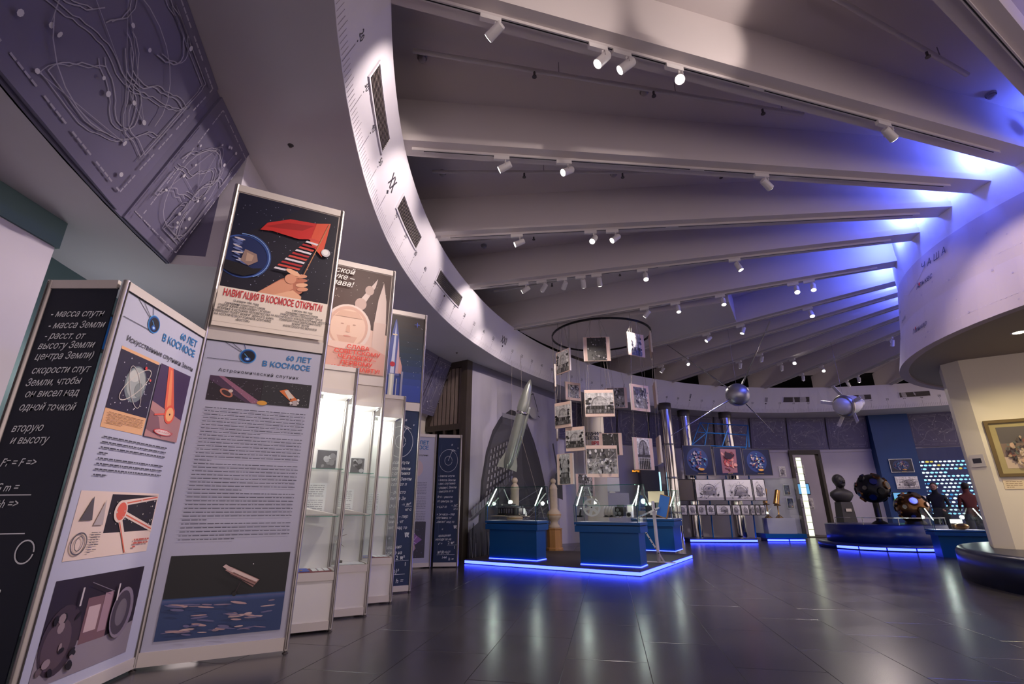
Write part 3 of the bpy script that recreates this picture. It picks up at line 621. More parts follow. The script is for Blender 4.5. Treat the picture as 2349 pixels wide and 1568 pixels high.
A.poly([(.46, .62), (.50, .64), (.71, .54), (.67, .49)], (176, 132, 124)); A.poly([(.47, .62), (.50, .635), (.70, .54), (.69, .525)], (232, 206, 196)); A.poly([(.44, .645), (.46, .66), (.52, .625), (.50, .605)], (216, 186, 180)); A.line([(.50, .59), (.68, .50)], .008, (70, 44, 44)); A.line([(.52, .60), (.69, .515)], .005, (110, 70, 66)); A.line([(.58, .53), (.555, .46)], .004, (60, 40, 50)); A.ell(.55, .45, .016, .016, (16, 14, 20), 12); A.ell(.65, .655, .004, .004, (240, 230, 230), 8)
A.build('telescope_picture', 'print', t)
text('60 ЛЕТ\nВ КОСМОСЕ', .066, t, .87, 2.335, ART_Y - .002, 'ink_blue', 'RIGHT', bold=.022, line=1.15); text('Астрономический спутник', .040, t, .15, 2.17, ART_Y - .002, 'ink_dark', bold=.008, sp=1.25)
board('poster_board', w_, 2.54, 3.94, 'board_warm', t)
A = Art(ART_Y)
A.rect(.03, w_ - .03, 2.93, 3.92, (26, 22, 38)); A.poly([(.03, 3.92), (.03, 3.4), (.6, 3.92)], (18, 18, 42)); A.dots(110, .05, .92, 2.96, 3.9, .002, .0045, (180, 180, 205))
A.clip = (.03, w_ - .03, 2.93, 3.92); A.ell(.16, 3.27, .218, .218, (58, 86, 158), 40); A.ell(.158, 3.27, .205, .205, (26, 38, 84), 40)
for k in range(16):
    zz = 3.44 - k * .016; hw = math.sqrt(max(.0, .2 ** 2 - (zz - 3.27) ** 2)); x0_ = max(.04, .155 - hw + .01)
    A.ell(x0_ + random.uniform(.3, .75) * hw, zz, random.uniform(.02, .05), random.uniform(.004, .011), random.choice([(170, 176, 206), (112, 124, 176), (86, 98, 150), (196, 186, 190)]), 10, random.uniform(-.35, .15))
A.poly([(.17, 3.34), (.27, 3.31), (.29, 3.24), (.22, 3.18), (.15, 3.22)], (142, 116, 108)); A.poly([(.19, 3.31), (.25, 3.29), (.24, 3.23), (.19, 3.22)], (176, 146, 128))
A.poly([(.03, 3.20), (.14, 3.19), (.26, 3.16), (.335, 3.18), (.29, 3.115), (.2, 3.07), (.1, 3.078), (.03, 3.11)], (22, 18, 26)); A.arc(.16, 3.27, .222, .222, -60, 100, .008, (124, 156, 214)); A.arc(.16, 3.27, .232, .232, -50, 80, .004, (70, 100, 170))
A.poly([(.26, 3.57), (.31, 3.66), (.50, 3.755), (.74, 3.775), (.86, 3.80), (.76, 3.60), (.60, 3.56), (.36, 3.585)], (190, 42, 40)); A.poly([(.30, 3.62), (.48, 3.71), (.72, 3.74), (.62, 3.66), (.42, 3.63)], (158, 34, 34)); A.poly([(.74, 3.775), (.87, 3.81), (.83, 3.42), (.70, 3.55)], (208, 82, 58))
for k in range(11):
    f = k / 10; x0, x1 = .70 - .26 * f, .80 - .16 * f; z = 3.60 - .38 * f
    A.poly([(x0, z), (x1, z - .01), (x1 - .01, z - .03), (x0 - .012, z - .02)], [(198, 70, 60), (214, 206, 214), (168, 40, 44)][k % 3])
A.line([(.685, 3.16), (.86, 3.80)], .009, (176, 120, 84)); A.ell(.86, 3.47, .042, .042, (196, 190, 196), 20); A.ell(.855, 3.475, .028, .028, (226, 222, 222), 16)
sk = [(214, 150, 120), (186, 116, 92), (232, 176, 142)]
A.poly([(.33, 2.93), (.50, 3.10), (.60, 3.16), (.72, 3.10), (.70, 3.0), (.62, 2.93)], sk[1]); A.poly([(.33, 2.93), (.50, 3.09), (.60, 3.13), (.62, 3.03), (.52, 2.93)], sk[0])
for k in range(4): A.ell(.665 + .012 * k, 3.165 - k * .043, .062 - .004 * k, .021, sk[k % 3], 14, .25)
A.ell(.60, 3.19, .07, .024, sk[2], 14, -.35); A.ell(.585, 3.12, .05, .05, sk[0], 14); A.poly([(.46, 2.93), (.62, 3.01), (.70, 2.96), (.70, 2.93)], sk[2])
A.clip = None; A.rect(.03, w_ - .03, 2.56, 2.93, (236, 222, 208)); A.line([(.03, 2.60), (w_ - .03, 2.60)], .002, (170, 150, 140)); A.build('flag_poster', 'print', t)
text('НАВИГАЦИЯ В КОСМОСЕ ОТКРЫТА!', .092, t, w_ / 2, 2.845, ART_Y - .035, 'ink_red', 'CENTER', bold=.02, sx=.50)
text('12 апреля 1961 года\nгражданин Советского Союза\nМАЙОР ЮРИЙ АЛЕКСЕЕВИЧ ГАГАРИН\nВПЕРВЫЕ В ИСТОРИИ ЧЕЛОВЕЧЕСТВА\nСОВЕРШИЛ ПОЛЕТ ВОКРУГ ЗЕМНОГО ШАРА\nНА КОСМИЧЕСКОМ КОРАБЛЕ-СПУТНИКЕ\n«ВОСТОК»', .030, t, .26, 2.80, ART_Y - .035, 'ink_dark', 'CENTER', bold=.012, sx=.72, line=.95)
text('6 августа 1961 года\nгражданин Советского Союза\nМАЙОР ГЕРМАН СТЕПАНОВИЧ ТИТОВ\nНА КОСМИЧЕСКОМ КОРАБЛЕ-СПУТНИКЕ «ВОСТОК-2»\nСОВЕРШИЛ МНОГОВИТКОВЫЙ ПОЛЕТ\nВОКРУГ ЗЕМЛИ\nИ БЛАГОПОЛУЧНО ВЕРНУЛСЯ', .028, t, .73, 2.80, ART_Y - .035, 'ink_dark', 'CENTER', bold=.012, sx=.68, line=.95)
# --- three glass showcases ---------------------------------------------------------------
DA = (p23 - p12).normalized()                                     # every stand front runs this way
ang = math.atan2(DA.y, DA.x); SW, SD = 1.0, .46
sc_lab = ['glass showcase nearest the tall white text panel, white base cabinet', 'middle glass showcase carrying the cosmonaut poster above it', 'glass showcase furthest along the row, beside the narrow chalkboard']
shows = []
for k, pr in enumerate((p34, p45, p56)):
    tall = 4.0 if k == 1 else 2.5
    lo = pr - DA * SW; t = thing('glass_showcase', sc_lab[k], 'showcase', (*lo, 0), ang, 'glass showcases in the zigzag row'); shows.append(t)
    post(t, SW, tall); post(t, 0, 2.5); post(t, SW, 2.5, SD); post(t, 0, 2.5, SD)
    body = MB().box(.015, SW - .015, .0, SD, .08, .44).build('base_cabinet', 'cab_white', t)
    rail(t, SW, .02, .09); rail(t, SW, .43, .50); rail(t, SW, 2.20, 2.25); rail(t, SW, 2.45, 2.5)
    MB().box(.02, SW - .02, .012, SD - .01, .47, .49).build('display_floor', 'cab_white', t)
    MB().box(.015, SW - .015, -.004, .004, 2.24, 2.46).build('header_board', 'board_warm', t)
    MB().box(.02, SW - .02, .012, SD - .012, 2.22, 2.235).build('top_board', 'cab_white', t)
    MB().box(.02, SW - .02, SD - .006, SD + .004, .49, 2.24).build('back_board', 'cab_white', t)
    MB().box(-.004, .004, .02, SD - .02, .49, 2.24).build('side_board', 'cab_white', t)
    MB().box(.018, SW - .018, -.003, .003, .50, 2.20).build('front_glass', 'glass', t)
    MB().box(SW - .003, SW + .003, .018, SD - .018, .50, 2.22).build('side_glass', 'glass', t)
    MB().box(SW - .014, SW + .014, .02, SD - .02, .02, .09).build('rail', 'alu_rail', t); MB().box(SW - .014, SW + .014, .02, SD - .02, .43, .50).build('rail', 'alu_rail', t); MB().box(SW - .004, SW + .004, .02, SD - .02, .09, .43).build('side_panel', 'cab_white', t); MB().box(SW - .004, SW + .004, .02, SD - .02, 2.24, 2.46).build('side_panel', 'board_warm', t)
    for z in (.99, 1.44):
        sh = MB().box(.03, SW - .03, .03, SD - .03, z, z + .005).build('glass_shelf', 'glass', t); MB().box(.03, SW - .03, .026, .030, z - .001, z + .006).build('shelf_edge', 'glass_edge', sh)
    for x in (.68, .30):
        lt = MB().cyl((x, .22, 2.175), (x, .22, 2.22), .032, n=14).build('halogen_lamp', 'white', t); MB().cyl((x, .22, 2.168), (x, .22, 2.176), .024, n=14).build('bulb', 'halogen', lt)
        lamp('POINT', 10 if x > .5 else 8, (1, .97, .93), t, (x, .22, 2.13), shadow_soft_size=.03)
# poster over the middle showcase
t = shows[1]; board('poster_board', SW, 2.54, 3.94, 'board_warm', t); rail(t, SW, 3.93, 4.0); rail(t, SW, 2.5, 2.56); MB().cyl((0, 0, 2.5), (0, 0, 4.0), .021, n=8).build('post', 'alu', t)
A = Art(ART_Y)
A.rect(.03, .97, 2.58, 3.92, (84, 60, 54)); A.poly([(.03, 2.58), (.97, 2.58), (.97, 3.1), (.03, 3.3)], (236, 200, 184)); A.dots(46, .05, .95, 3.2, 3.9, .003, .006, (226, 206, 190))
A.poly([(.36, 3.10), (.50, 3.10), (.78, 3.72), (.80, 3.84), (.74, 3.74)], (226, 206, 196)); A.ell(.71, 3.66, .055, .065, (204, 178, 166), 16); A.ell(.62, 3.46, .07, .08, (206, 176, 164), 16)
A.poly([(.80, 3.2), (.95, 3.2), (.93, 3.55), (.88, 3.80), (.83, 3.56)], (236, 214, 202)); A.rect(.80, .95, 2.8, 3.25, (230, 202, 188))
A.ell(.50, 3.13, .27, .30, (238, 216, 204), 30); A.ell(.50, 3.14, .235, .265, (222, 178, 158), 30); A.ell(.50, 3.13, .205, .235, (240, 204, 182), 28); A.poly([(.38, 3.02), (.62, 3.02), (.58, 2.93), (.42, 2.93)], (226, 180, 158))
A.ell(.43, 3.17, .02, .008, (196, 150, 130), 10); A.ell(.57, 3.17, .02, .008, (196, 150, 130), 10); A.poly([(.49, 3.16), (.52, 3.16), (.53, 3.07), (.48, 3.07)], (228, 180, 156)); A.ell(.50, 3.02, .045, .009, (222, 156, 138), 12); A.poly([(.34, 3.26), (.66, 3.26), (.60, 3.34), (.40, 3.34)], (224, 182, 158))  # face features paled, a highlight's wash-out put into their colours
A.poly([(.03, 2.58), (.97, 2.58), (.97, 2.84), (.80, 2.92), (.22, 2.92), (.03, 2.80)], (228, 176, 160)); A.poly([(.22, 2.94), (.78, 2.94), (.72, 2.86), (.28, 2.86)], (240, 206, 190)); A.arc(.5, 2.9, .27, .05, 180, 360, .012, (206, 140, 124)); A.ell(.06, 3.05, .045, .06, (206, 70, 70), 12)
A.build('cosmonaut_poster', 'print', t)
text('Советской\nнауке –\nслава!', .10, t, .50, 3.82, ART_Y - .03, 'ink_white', 'RIGHT', shear=.3, bold=.01, line=.85)
text('СЛАВА\nСОВЕТСКОМУ\nЧЕЛОВЕКУ–\nПЕРВОМУ\nКОСМОНАВТУ!', .066, t, .64, 2.865, ART_Y - .03, 'ink_red2', 'CENTER', bold=.02, line=1.02, sx=1.15)
# contents of the showcases
def item(k, name, label, cat, x, y, z, rz=0.0): 
    base = Matrix.Translation(shows[k].location) @ Matrix.Rotation(ang, 4, 'Z')
    return thing(name, label, cat, base @ Vector((x, y, z)), ang + rz)
VX = .22
def photo_card(k, label, x, y, z, w, h, seed, lean=.0, kind=0):
    t = item(k, 'photo_card', label, 'photograph', x + .05, y - .02, z); rs = random.Random(seed)
    MB().box(0, w, 0, .006, 0, h).build('card', 'white', t); A = Art(-.001, .0003); m_ = .012
    A.rect(m_, w - m_, m_, h - m_, (88, 86, 90))
    for _ in range(14): A.ell(rs.uniform(.2, .8) * w, rs.uniform(.2, .8) * h, rs.uniform(.05, .16) * w, rs.uniform(.05, .16) * h, rs.choice([(30, 30, 34), (190, 188, 190), (140, 138, 140)]), 9, rs.uniform(0, 3))
    A.build('picture', 'print', t); return t
def paper_sheet(k, label, x, y, z, w, h):
    t = item(k, 'paper_sheet', label, 'document', x + VX, y - .02, z); MB().box(0, w, 0, .003, 0, h).build('sheet', 'white', t); A = Art(-.001, .0003)
    A.words(.1 * w, .9 * w, h * .93, int(h / .022), .021, .006, (150, 148, 152), .8); A.build('printing', 'print', t)
zt = 1.447
photo_card(0, 'small grey photograph leaning on a white pedestal in the first showcase', .46, .24, zt + .166, .14, .17, 1); photo_card(0, 'larger black and white photograph on the top shelf of the first showcase', .68, .38, zt, .22, .22, 2); photo_card(1, 'dark photograph on the top shelf of the middle showcase', .70, .38, zt, .18, .20, 3)
t = item(0, 'display_block', 'tall white display block under a photograph in the first showcase', 'block', .48, .20, zt + .001); mb = MB().prism([(0, 0), (.18, 0), (.17, .12), (.01, .12)], 0, .16); mb.build('block', 'white', t); MB().box(.005, .175, -.004, 0, .02, .15).build('front_card', 'board_warm', t)
paper_sheet(0, 'printed paper sheet standing on the middle shelf of the first showcase', .42, .42, 1.0, .24, .32); paper_sheet(1, 'printed white sheet standing in the middle showcase', .40, .42, 1.0, .22, .28); paper_sheet(2, 'printed white sheet standing in the furthest showcase', .45, .42, 1.0, .20, .26)
for k, nm in enumerate(('first', 'middle')):
    t = item(k, 'wedge_stand', f'grey wedge-shaped document rest on the lower glass shelf of the {nm} showcase', 'document rest', .46, .06, .997)
    mb = MB(); mb.add([(0, 0, 0), (.5, 0, 0), (.5, .3, 0), (0, .3, 0), (0, 0, .10), (0, .3, .13), (.5, 0, .012), (.5, .3, .02)], [(3, 2, 1, 0), (4, 6, 7, 5), (0, 1, 6, 4), (2, 3, 5, 7), (0, 4, 5, 3), (1, 2, 7, 6)]); mb.build('rest', 'alu_rail', t)
    A = Art(-.001); A.rect(.02, .46, .004, .012, (120, 116, 116)); A.build('edge_strip', 'print', t)
photo_card(1, 'little portrait photograph with a red figure on the lower shelf', .36, .05, .997, .10, .14, 8)
mat('booklet_red', (120, 30, 40), .5); mat('booklet_blue', (40, 70, 170), .5)
for k, nm in ((0, 'first'), (2, 'furthest')):
    t = item(k, 'medal_tray', f'dark red tray of blue and gold medals in the {nm} showcase', 'medal tray', .47, .05, .4905)
    MB().box(0, .5, 0, .30, 0, .012).build('tray', 'booklet_red', t); MB().box(.02, .30, .02, .28, .012, .018).build('blue_card', 'booklet_blue', t)
    for q in range(9): MB().cyl((.05 + .045 * (q % 5), .08 + .1 * (q // 5), .018), (.05 + .045 * (q % 5), .08 + .1 * (q // 5), .024), .014, n=10).build('medal', 'brass', t)
    for q in range(3): MB().box(.33 + .055 * q, .375 + .055 * q, .04, .26, .012, .017).build('paper_slip', 'white', t)
t = item(1, 'satellite_model', 'small spiky satellite model on a wooden base in the middle showcase', 'model', .66, .30, .4905)
MB().cyl((0, 0, 0), (0, 0, .03), .11, n=20).build('base', 'wood_dark', t); MB().cyl((0, 0, .03), (0, 0, .22), .008, n=8).build('rod', 'steel', t); MB().sphere((0, 0, .26), .035, 10).build('body', 'steel', t)
for q in range(9):
    a = q * 2 * PI / 9; MB().cyl((0, 0, .26), (.13 * math.cos(a), .06 * math.sin(a), .26 + .1 * math.sin(a * 2 + .4)), .004, .002, n=6).build('spike', 'bronze', t)
t = item(1, 'open_book', 'open book lying in front of the satellite model', 'book', .70, .03, .4905); MB().box(0, .13, 0, .18, 0, .012).build('page_block', 'white', t); MB().box(.132, .26, 0, .18, 0, .012).build('page_block', 'white', t); MB().box(-.005, .265, -.005, .185, -.0, .003).build('cover', 'booklet_red', t)
# --- narrow chalkboard with rocket poster -----------------------------------------------
HAND = [(1.66, '- масса спутн'), (1.585, '- масса Земли'), (1.51, '- вес спутника'), (1.435, '- радиус Земли'), (1.36, '- высота от п'), (1.26, 'R+h – рассто'), (1.18, 'от центра Зе'), (1.07, '= 6,67·10'), (.93, '= 24 часа – пер'), (.875, 'спутника, чт'), (.80, '„висел“ над то'), (.66, '        ='), (.54, '    вращения'), (.48, 'находя за на'), (.40, '    v² =')]
def chalk_formulas(t, w, sx=.82):
    for z, s in HAND: text(s, .060, t, .04, z, ART_Y - .002, 'chalk', shear=.3, sx=sx * 1.05, bold=.008, rot=random.uniform(-.05, .02))
    text('-11', .035, t, .315, 1.105, ART_Y - .002, 'chalk', bold=.01); text('м³', .06, t, .375, 1.105, ART_Y - .002, 'chalk', shear=.2, bold=.008); text('кг·с', .05, t, .365, 1.035, ART_Y - .002, 'chalk', shear=.2, bold=.008)
    text('π', .11, t, .38, .69, ART_Y - .002, 'chalk', bold=.006); text('2 π²', .075, t, .28, .41, ART_Y - .002, 'chalk', bold=.006); text('1', .07, t, .40, .33, ART_Y - .002, 'chalk', bold=.006)
    text('π²(R+h)²', .075, t, .09, .245, ART_Y - .002, 'chalk', shear=.2, sx=.9, bold=.008); text('144', .065, t, .17, .155, ART_Y - .002, 'chalk', shear=.2, bold=.006); text('h =', .075, t, .30, .125, ART_Y - .002, 'chalk', shear=.2, bold=.008)
    text('B', .05, t, .275, 2.28, ART_Y - .002, 'chalk', shear=.2, bold=.006); text('v', .05, t, .40, 2.22, ART_Y - .002, 'chalk', shear=.2, bold=.006); text('Fт', .05, t, .30, 2.16, ART_Y - .002, 'chalk', shear=.2, bold=.006)
    A = Art(ART_Y); c = (230, 232, 238); A.arc(.23, 1.98, .185, .22, 20, 400, .006, c, 40); A.arc(.23, 1.98, .075, .09, 0, 350, .006, c, 30); A.line([(.23, 1.99), (.30, 2.18)], .006, c); A.line([(.20, 2.20), (.30, 2.21), (.38, 2.17)], .006, c); A.ell(.23, 1.99, .008, .008, c, 8); A.ell(.30, 2.18, .008, .008, c, 8)
    A.line([(.36, 1.092), (.46, 1.094)], .004, c); A.line([(.27, .395), (.46, .398)], .004, c); A.line([(.08, .225), (.42, .23)], .005, c); A.line([(.09, .2), (.085, 2.3)], .0016, (120, 130, 150)); A.build('chalk_lines', 'print', t)
lo = p67 - DA * .5; t = thing('chalkboard_panel', 'narrow blue chalkboard panel of orbit formulas under the rocket poster', 'display panel', (*lo, 0), ang)
board('writing_board', .5, .08, 2.44, 'board_blue', t); rail(t, .5, 2.44, 2.56); rail(t, .5, .02, .09); post(t, 0, 2.5); post(t, .5, 4.0); chalk_formulas(t, .5)
MB().box(-.5 + .02, .482, -.014, .014, 3.93, 4.0).build('rail', 'alu_rail', t); MB().box(-.482, .018, -.014, .014, 2.5, 2.56).build('rail', 'alu_rail', t); MB().box(-.485, .485, -.004, .004, 2.55, 3.94).build('poster_board', 'board_warm', t); MB().cyl((-.5, 0, 0), (-.5, 0, 4.0), .021, n=8).build('post', 'alu', t)
A = Art(ART_Y)
for k in range(12): A.rect(-.48, .48, 2.57, 3.92 - k * .1, [(58, 48, 46), (58, 50, 50), (54, 50, 54), (50, 50, 56), (44, 50, 60), (38, 52, 66), (34, 52, 74), (32, 54, 86), (34, 56, 100), (38, 62, 122), (42, 66, 142), (44, 68, 156)][k])
A.dots(70, -.46, .46, 2.8, 3.88, .002, .006, (190, 196, 206))
A.poly([(-.07, 2.95), (.13, 2.95), (.12, 3.1), (.10, 3.45), (.08, 3.62), (.035, 3.84), (.02, 3.84), (-.02, 3.62), (-.05, 3.4)], (86, 96, 160)); A.poly([(-.01, 2.98), (.05, 2.98), (.045, 3.6), (.03, 3.8)], (206, 210, 232)); A.poly([(.07, 2.98), (.13, 2.98), (.11, 3.3), (.085, 3.55)], (206, 176, 186)); A.poly([(-.11, 2.97), (-.05, 2.97), (-.05, 3.3), (-.09, 3.2)], (90, 140, 210)); A.poly([(.11, 3.0), (.17, 2.97), (.165, 3.1), (.12, 3.25)], (214, 160, 150)); A.ell(.02, 3.12, .04, .04, (196, 40, 60), 12); A.rect(-.01, .06, 3.58, 3.60, (240, 220, 180))
A.rect(-.02, .06, 2.57, 2.97, (196, 196, 190)); A.rect(.005, .035, 2.57, 2.97, (240, 234, 216)); A.rect(-.14, -.11, 2.57, 2.88, (150, 160, 190)); A.rect(.16, .19, 2.57, 3.02, (150, 150, 176)); A.rect(.09, .105, 2.57, 2.9, (180, 180, 190))
A.poly([(-.30, 3.28), (-.20, 3.40), (-.21, 3.25), (-.25, 3.12), (-.33, 3.05)], (226, 222, 226)); A.ell(-.33, 3.27, .06, .12, (80, 110, 180)); A.rect(-.48, -.2, 2.98, 3.04, (150, 40, 40)); A.line([(.36, 3.84), (.36, 3.76)], .01, (90, 110, 210)); A.line([(.32, 3.80), (.40, 3.80)], .008, (90, 110, 210)); A.build('rocket_poster', 'print', t)
text('КОСМОНАВТУ\nСЛАВА!', .06, t, -.17, 2.665, ART_Y - .03, 'ink_white', 'RIGHT', bold=.02, line=.8)
# --- far pair: text panel and second chalkboard ------------------------------------------
t, w_ = stand('exhibition_panel', 'distant white text panel seen past the rocket poster', 'display panel', Vector((-2.47, 9.72)), Vector((-1.56, 10.08)), 2.5)
board('printed_board', w_, .08, 2.44, 'board_white', t); rail(t, w_, 2.44, 2.5); rail(t, w_, .02, .09); post(t, 0, 2.5); post(t, w_, 2.5)
A = Art(ART_Y); A.rect(.08, .90, .14, 2.02, (186, 185, 205)); A.ell(.60, 1.82, .15, .17, (210, 186, 190), 24); A.rect(.56, .63, 1.7, 1.95, (70, 50, 60)); A.rect(.575, .61, 1.75, 1.9, (214, 206, 204)); A.words(.14, .84, 1.55, 26, .03, .008, (110, 108, 128), .6, 9); A.rect(.12, .86, .18, .82, (36, 32, 62)); A.poly([(.36, .44), (.58, .66), (.80, .50), (.6, .36)], (146, 96, 166)); A.line([(.47, .55), (.70, .43)], .01, (220, 196, 226)); A.line([(.58, .40), (.70, .56)], .01, (220, 196, 226)); A.line([(.44, .42), (.66, .62)], .008, (220, 196, 226)); A.ell(.58, .36, .1, .09, (196, 160, 170), 16); A.dots(26, .14, .84, .2, .8, .003, .006, (150, 150, 210)); A.build('satellite_print', 'print', t)
text('60 ЛЕТ\nВ КОСМОСЕ', .10, t, .84, 2.29, ART_Y - .002, 'ink_blue', 'RIGHT', bold=.022); text('Метеорологический спутник', .05, t, .84, 2.06, ART_Y - .002, 'ink_dark', 'RIGHT', bold=.006)
t, w_ = stand('chalkboard_panel', 'distant blue chalkboard of orbit formulas beside the dark wooden doorway', 'display panel', Vector((-1.52, 10.1)), Vector((-1.05, 10.16)), 2.5)
board('writing_board', w_, .08, 2.44, 'board_blue', t); rail(t, w_, 2.44, 2.5); rail(t, w_, .02, .09); post(t, w_, 2.5); chalk_formulas(t, w_, .78)
# dark screen in the alcove behind the panels
t = thing('wall_screen', 'dark screen with a blue glow in the alcove above the panels', 'screen', (-4.28, 4.6, 2.62), math.radians(95)); MB().box(-.35, .35, 0, .06, 0, .42).build('housing', 'black', t); MB().box(-.32, .32, -.004, 0, .03, .39).build('display', 'blue_case', t)
# ================================================================== lit platform with glass cases
HP = .08
P0, Pc, Pr = Vector((-.96, 10.83)), Vector((2.12, 8.83)), Vector((4.05, 11.92)); PB = [Vector((2.95, 13.0)), Vector((.0, 12.9))]
pf = thing('display_platform', 'low dark platform edged with glowing blue light under the glass cases', 'platform', (Pc.x, Pc.y, 0))
mb = MB().prism([tuple(p - Pc) for p in [P0, Pc, Pr] + PB], .0, HP); mb.build('deck', 'wood_dark', pf)
def led_strip(parent, p, q, z0, z1, off=.004, m='led_blue', name='led_strip', seg=None):
    d = (q - p).normalized(); n = Vector((d.y, -d.x)); a, b_ = p + n * off, q + n * off
    return MB().add([(*a, z0), (*b_, z0), (*b_, z1), (*a, z1), (*(a - n * off), z0), (*(b_ - n * off), z0), (*(b_ - n * off), z1), (*(a - n * off), z1)], [(0, 1, 2, 3), (0, 4, 5, 1), (3, 2, 6, 7), (0, 3, 7, 4), (1, 5, 6, 2)]).build(name, m, parent)
led_strip(pf, P0 - Pc, Pc - Pc, .012, .062, .012); led_strip(pf, Pc - Pc, Pr - Pc, .012, .062, .012)
def display_case(label, FL, FR, D, led=True):
    d = FR - FL; L = d.length; t = thing('glass_case', label, 'display case', (*FL, HP), math.atan2(d.y, d.x)); z = lambda v: v - HP
    MB().box(.07, L - .05, .06, D - .04, .0, z(.65)).build('base', 'blue_case', t)
    MB().box(0, L, 0, D, z(.65), z(.76)).build('overhang', 'blue_case', t); MB().box(-.006, L + .006, -.006, D + .006, z(.775), z(.82)).build('ledge', 'blue_case', t); MB().box(.02, L - .02, .02, D - .02, z(.76), z(.775)).build('shadow_gap', 'black', t)
    MB().box(.02, L - .02, .02, D - .02, z(.82), z(.826)).build('display_bed', 'wall_grey', t)
    if led: led_strip(t, Vector((.07, .06)), Vector((L - .05, .06)), .005, .02, .012, name='led_strip'); led_strip(t, Vector((L - .05, .06)), Vector((L - .05, D - .04)), .005, .02, .012)
    zl, zm, zh = z(.826), z(1.115), z(1.50); g = .006; k = D * .72
    MB().box(0, L, 0, g, zl, zm).build('front_glass', 'glass', t); MB().box(0, L, D - g, D, zl, zh).build('back_glass', 'glass', t)
    mb = MB(); mb.add([(0, 0, zm), (L, 0, zm), (L, k, zh), (0, k, zh), (0, g, zm - g), (L, g, zm - g), (L, k, zh - g), (0, k, zh - g)], [(0, 1, 2, 3), (7, 6, 5, 4), (0, 4, 5, 1), (1, 5, 6, 2), (2, 6, 7, 3), (3, 7, 4, 0)]); mb.build('sloping_glass', 'glass', t)
    MB().box(0, L, k, D, zh - g, zh).build('top_glass', 'glass', t)
    for x in (0, L - g):
        pr = [(0, zl), (D, zl), (D, zh), (k, zh), (0, zm)]; mb = MB(); n = len(pr)
        mb.add([(x, a, b_) for a, b_ in pr] + [(x + g, a, b_) for a, b_ in pr], [tuple(range(n)), tuple(range(n, 2 * n))[::-1]] + [(i, (i + 1) % n, n + (i + 1) % n, n + i) for i in range(n)]); mb.build('side_glass', 'glass', t)
        xx = x + (.0 if x == 0 else g)
        e = MB(); pts = [(xx, 0, zl), (xx, 0, zm), (xx, k, zh), (xx, D, zh), (xx, D, zl)]
        for a, b_ in zip(pts, pts[1:]): e.bar(a, b_, .007)
        e.build('glass_edge', 'glass_edge', t)
        xs = x + (.05 if x == 0 else -.05)
        tb = MB(); tb.cyl((xs, .03, zm + .0), (xs, k - .02, zh - .03), .010, n=8); tb.build('light_tube', 'led_white', t)
    for a, b_ in (((0, 0, zm), (L, 0, zm)), ((0, k, zh), (L, k, zh)), ((0, D, zh), (L, D, zh))): MB().bar(a, b_, .007).build('glass_edge', 'glass_edge', t)
    MB().bar((.035, .012, zl), (.035, .012, zm), .012).build('corner_bar', 'blue_case', t); MB().bar((L - .035, .012, zl), (L - .035, .012, zm), .012).build('corner_bar', 'blue_case', t)
    for xl in (.12, L - .12): lamp('POINT', 5, (.93, 1, .92), t, (xl, D * .35, zm + .08), shadow_soft_size=.05)
    return t, L, z(.827)
def inside(t, name, label, cat, x, y, z, rz=0.0):
    Mx = Matrix.Translation(t.location) @ Matrix.Rotation(t.rotation_euler.z, 4, 'Z'); return thing(name, label, cat, Mx @ Vector((x, y, z)), t.rotation_euler.z + rz)
c1, L1, zb = display_case('blue based glass case holding a black typewriter-like instrument, left on the platform', Vector((-.56, 10.93)), Vector((.50, 10.33)), .52)
c2, L2, _ = display_case('blue based glass case with a film reel, in the middle of the platform', Vector((1.18, 9.80)), Vector((2.27, 9.22)), .55)
K3 = gz(1553, 1266, HP).xy; d3 = Vector((.87, -.49)); c3, L3, _ = display_case('blue based glass case at the right corner of the platform behind the slanted stand', K3 - d3 * 1.05, K3, .95)
# instrument in case 1
t = inside(c1, 'measuring_instrument', 'black and steel desk instrument inside the left glass case', 'instrument', .18, .12, zb + HP)
MB().box(.0, .56, .04, .26, 0, .035).build('foot_plate', 'black_metal', t); MB().box(.03, .42, .05, .25, .035, .17).build('body', 'black_metal', t); MB().box(-.02, .46, .03, .27, .17, .205).build('top_plate', 'steel', t)
MB().box(.12, .34, .08, .22, .205, .245).build('carriage', 'steel', t); MB().cyl((.06, .15, .235), (.40, .15, .235), .014, n=10).build('roller', 'chrome', t)
for q in range(6): MB().box(.05 + q * .06, .085 + q * .06, .03, .05, .06, .15).build('key_lever', 'steel', t)
MB().bar((.47, .06, 0), (.47, .06, .20), .015).bar((.47, .06, .2), (.62, .06, .2), .015).bar((.62, .06, 0), (.62, .06, .20), .015).build('side_frame', 'steel', t); MB().cyl((.50, .16, .1), (.60, .16, .1), .06, n=16).build('drum', 'satellite', t)
for k, (x, wd, c, lb) in enumerate(((.10, .38, 'paper', 'yellowed open document lying in the left glass case'), (.50, .5, 'stone', 'long unfolded paper lying at the right of the left glass case'))):
    t = inside(c1, 'document', lb, 'document', x, .04, zb + HP); mb = MB()
    for q in range(6): mb.box(q * wd / 6, (q + 1) * wd / 6, 0, .07, 0, .006 + .012 * math.sin((q + .5) / 6 * PI)).build
    mb.build('sheet', c, t)
t = inside(c1, 'figurine', 'tiny white figurine beside the instrument', 'figurine', .86, .2, zb + HP); MB().lathe([(.002, 0), (.022, 0), (.014, .03), (.018, .055), (.008, .075), (.012, .09), (.001, .105)], 10).build('body', 'white', t)
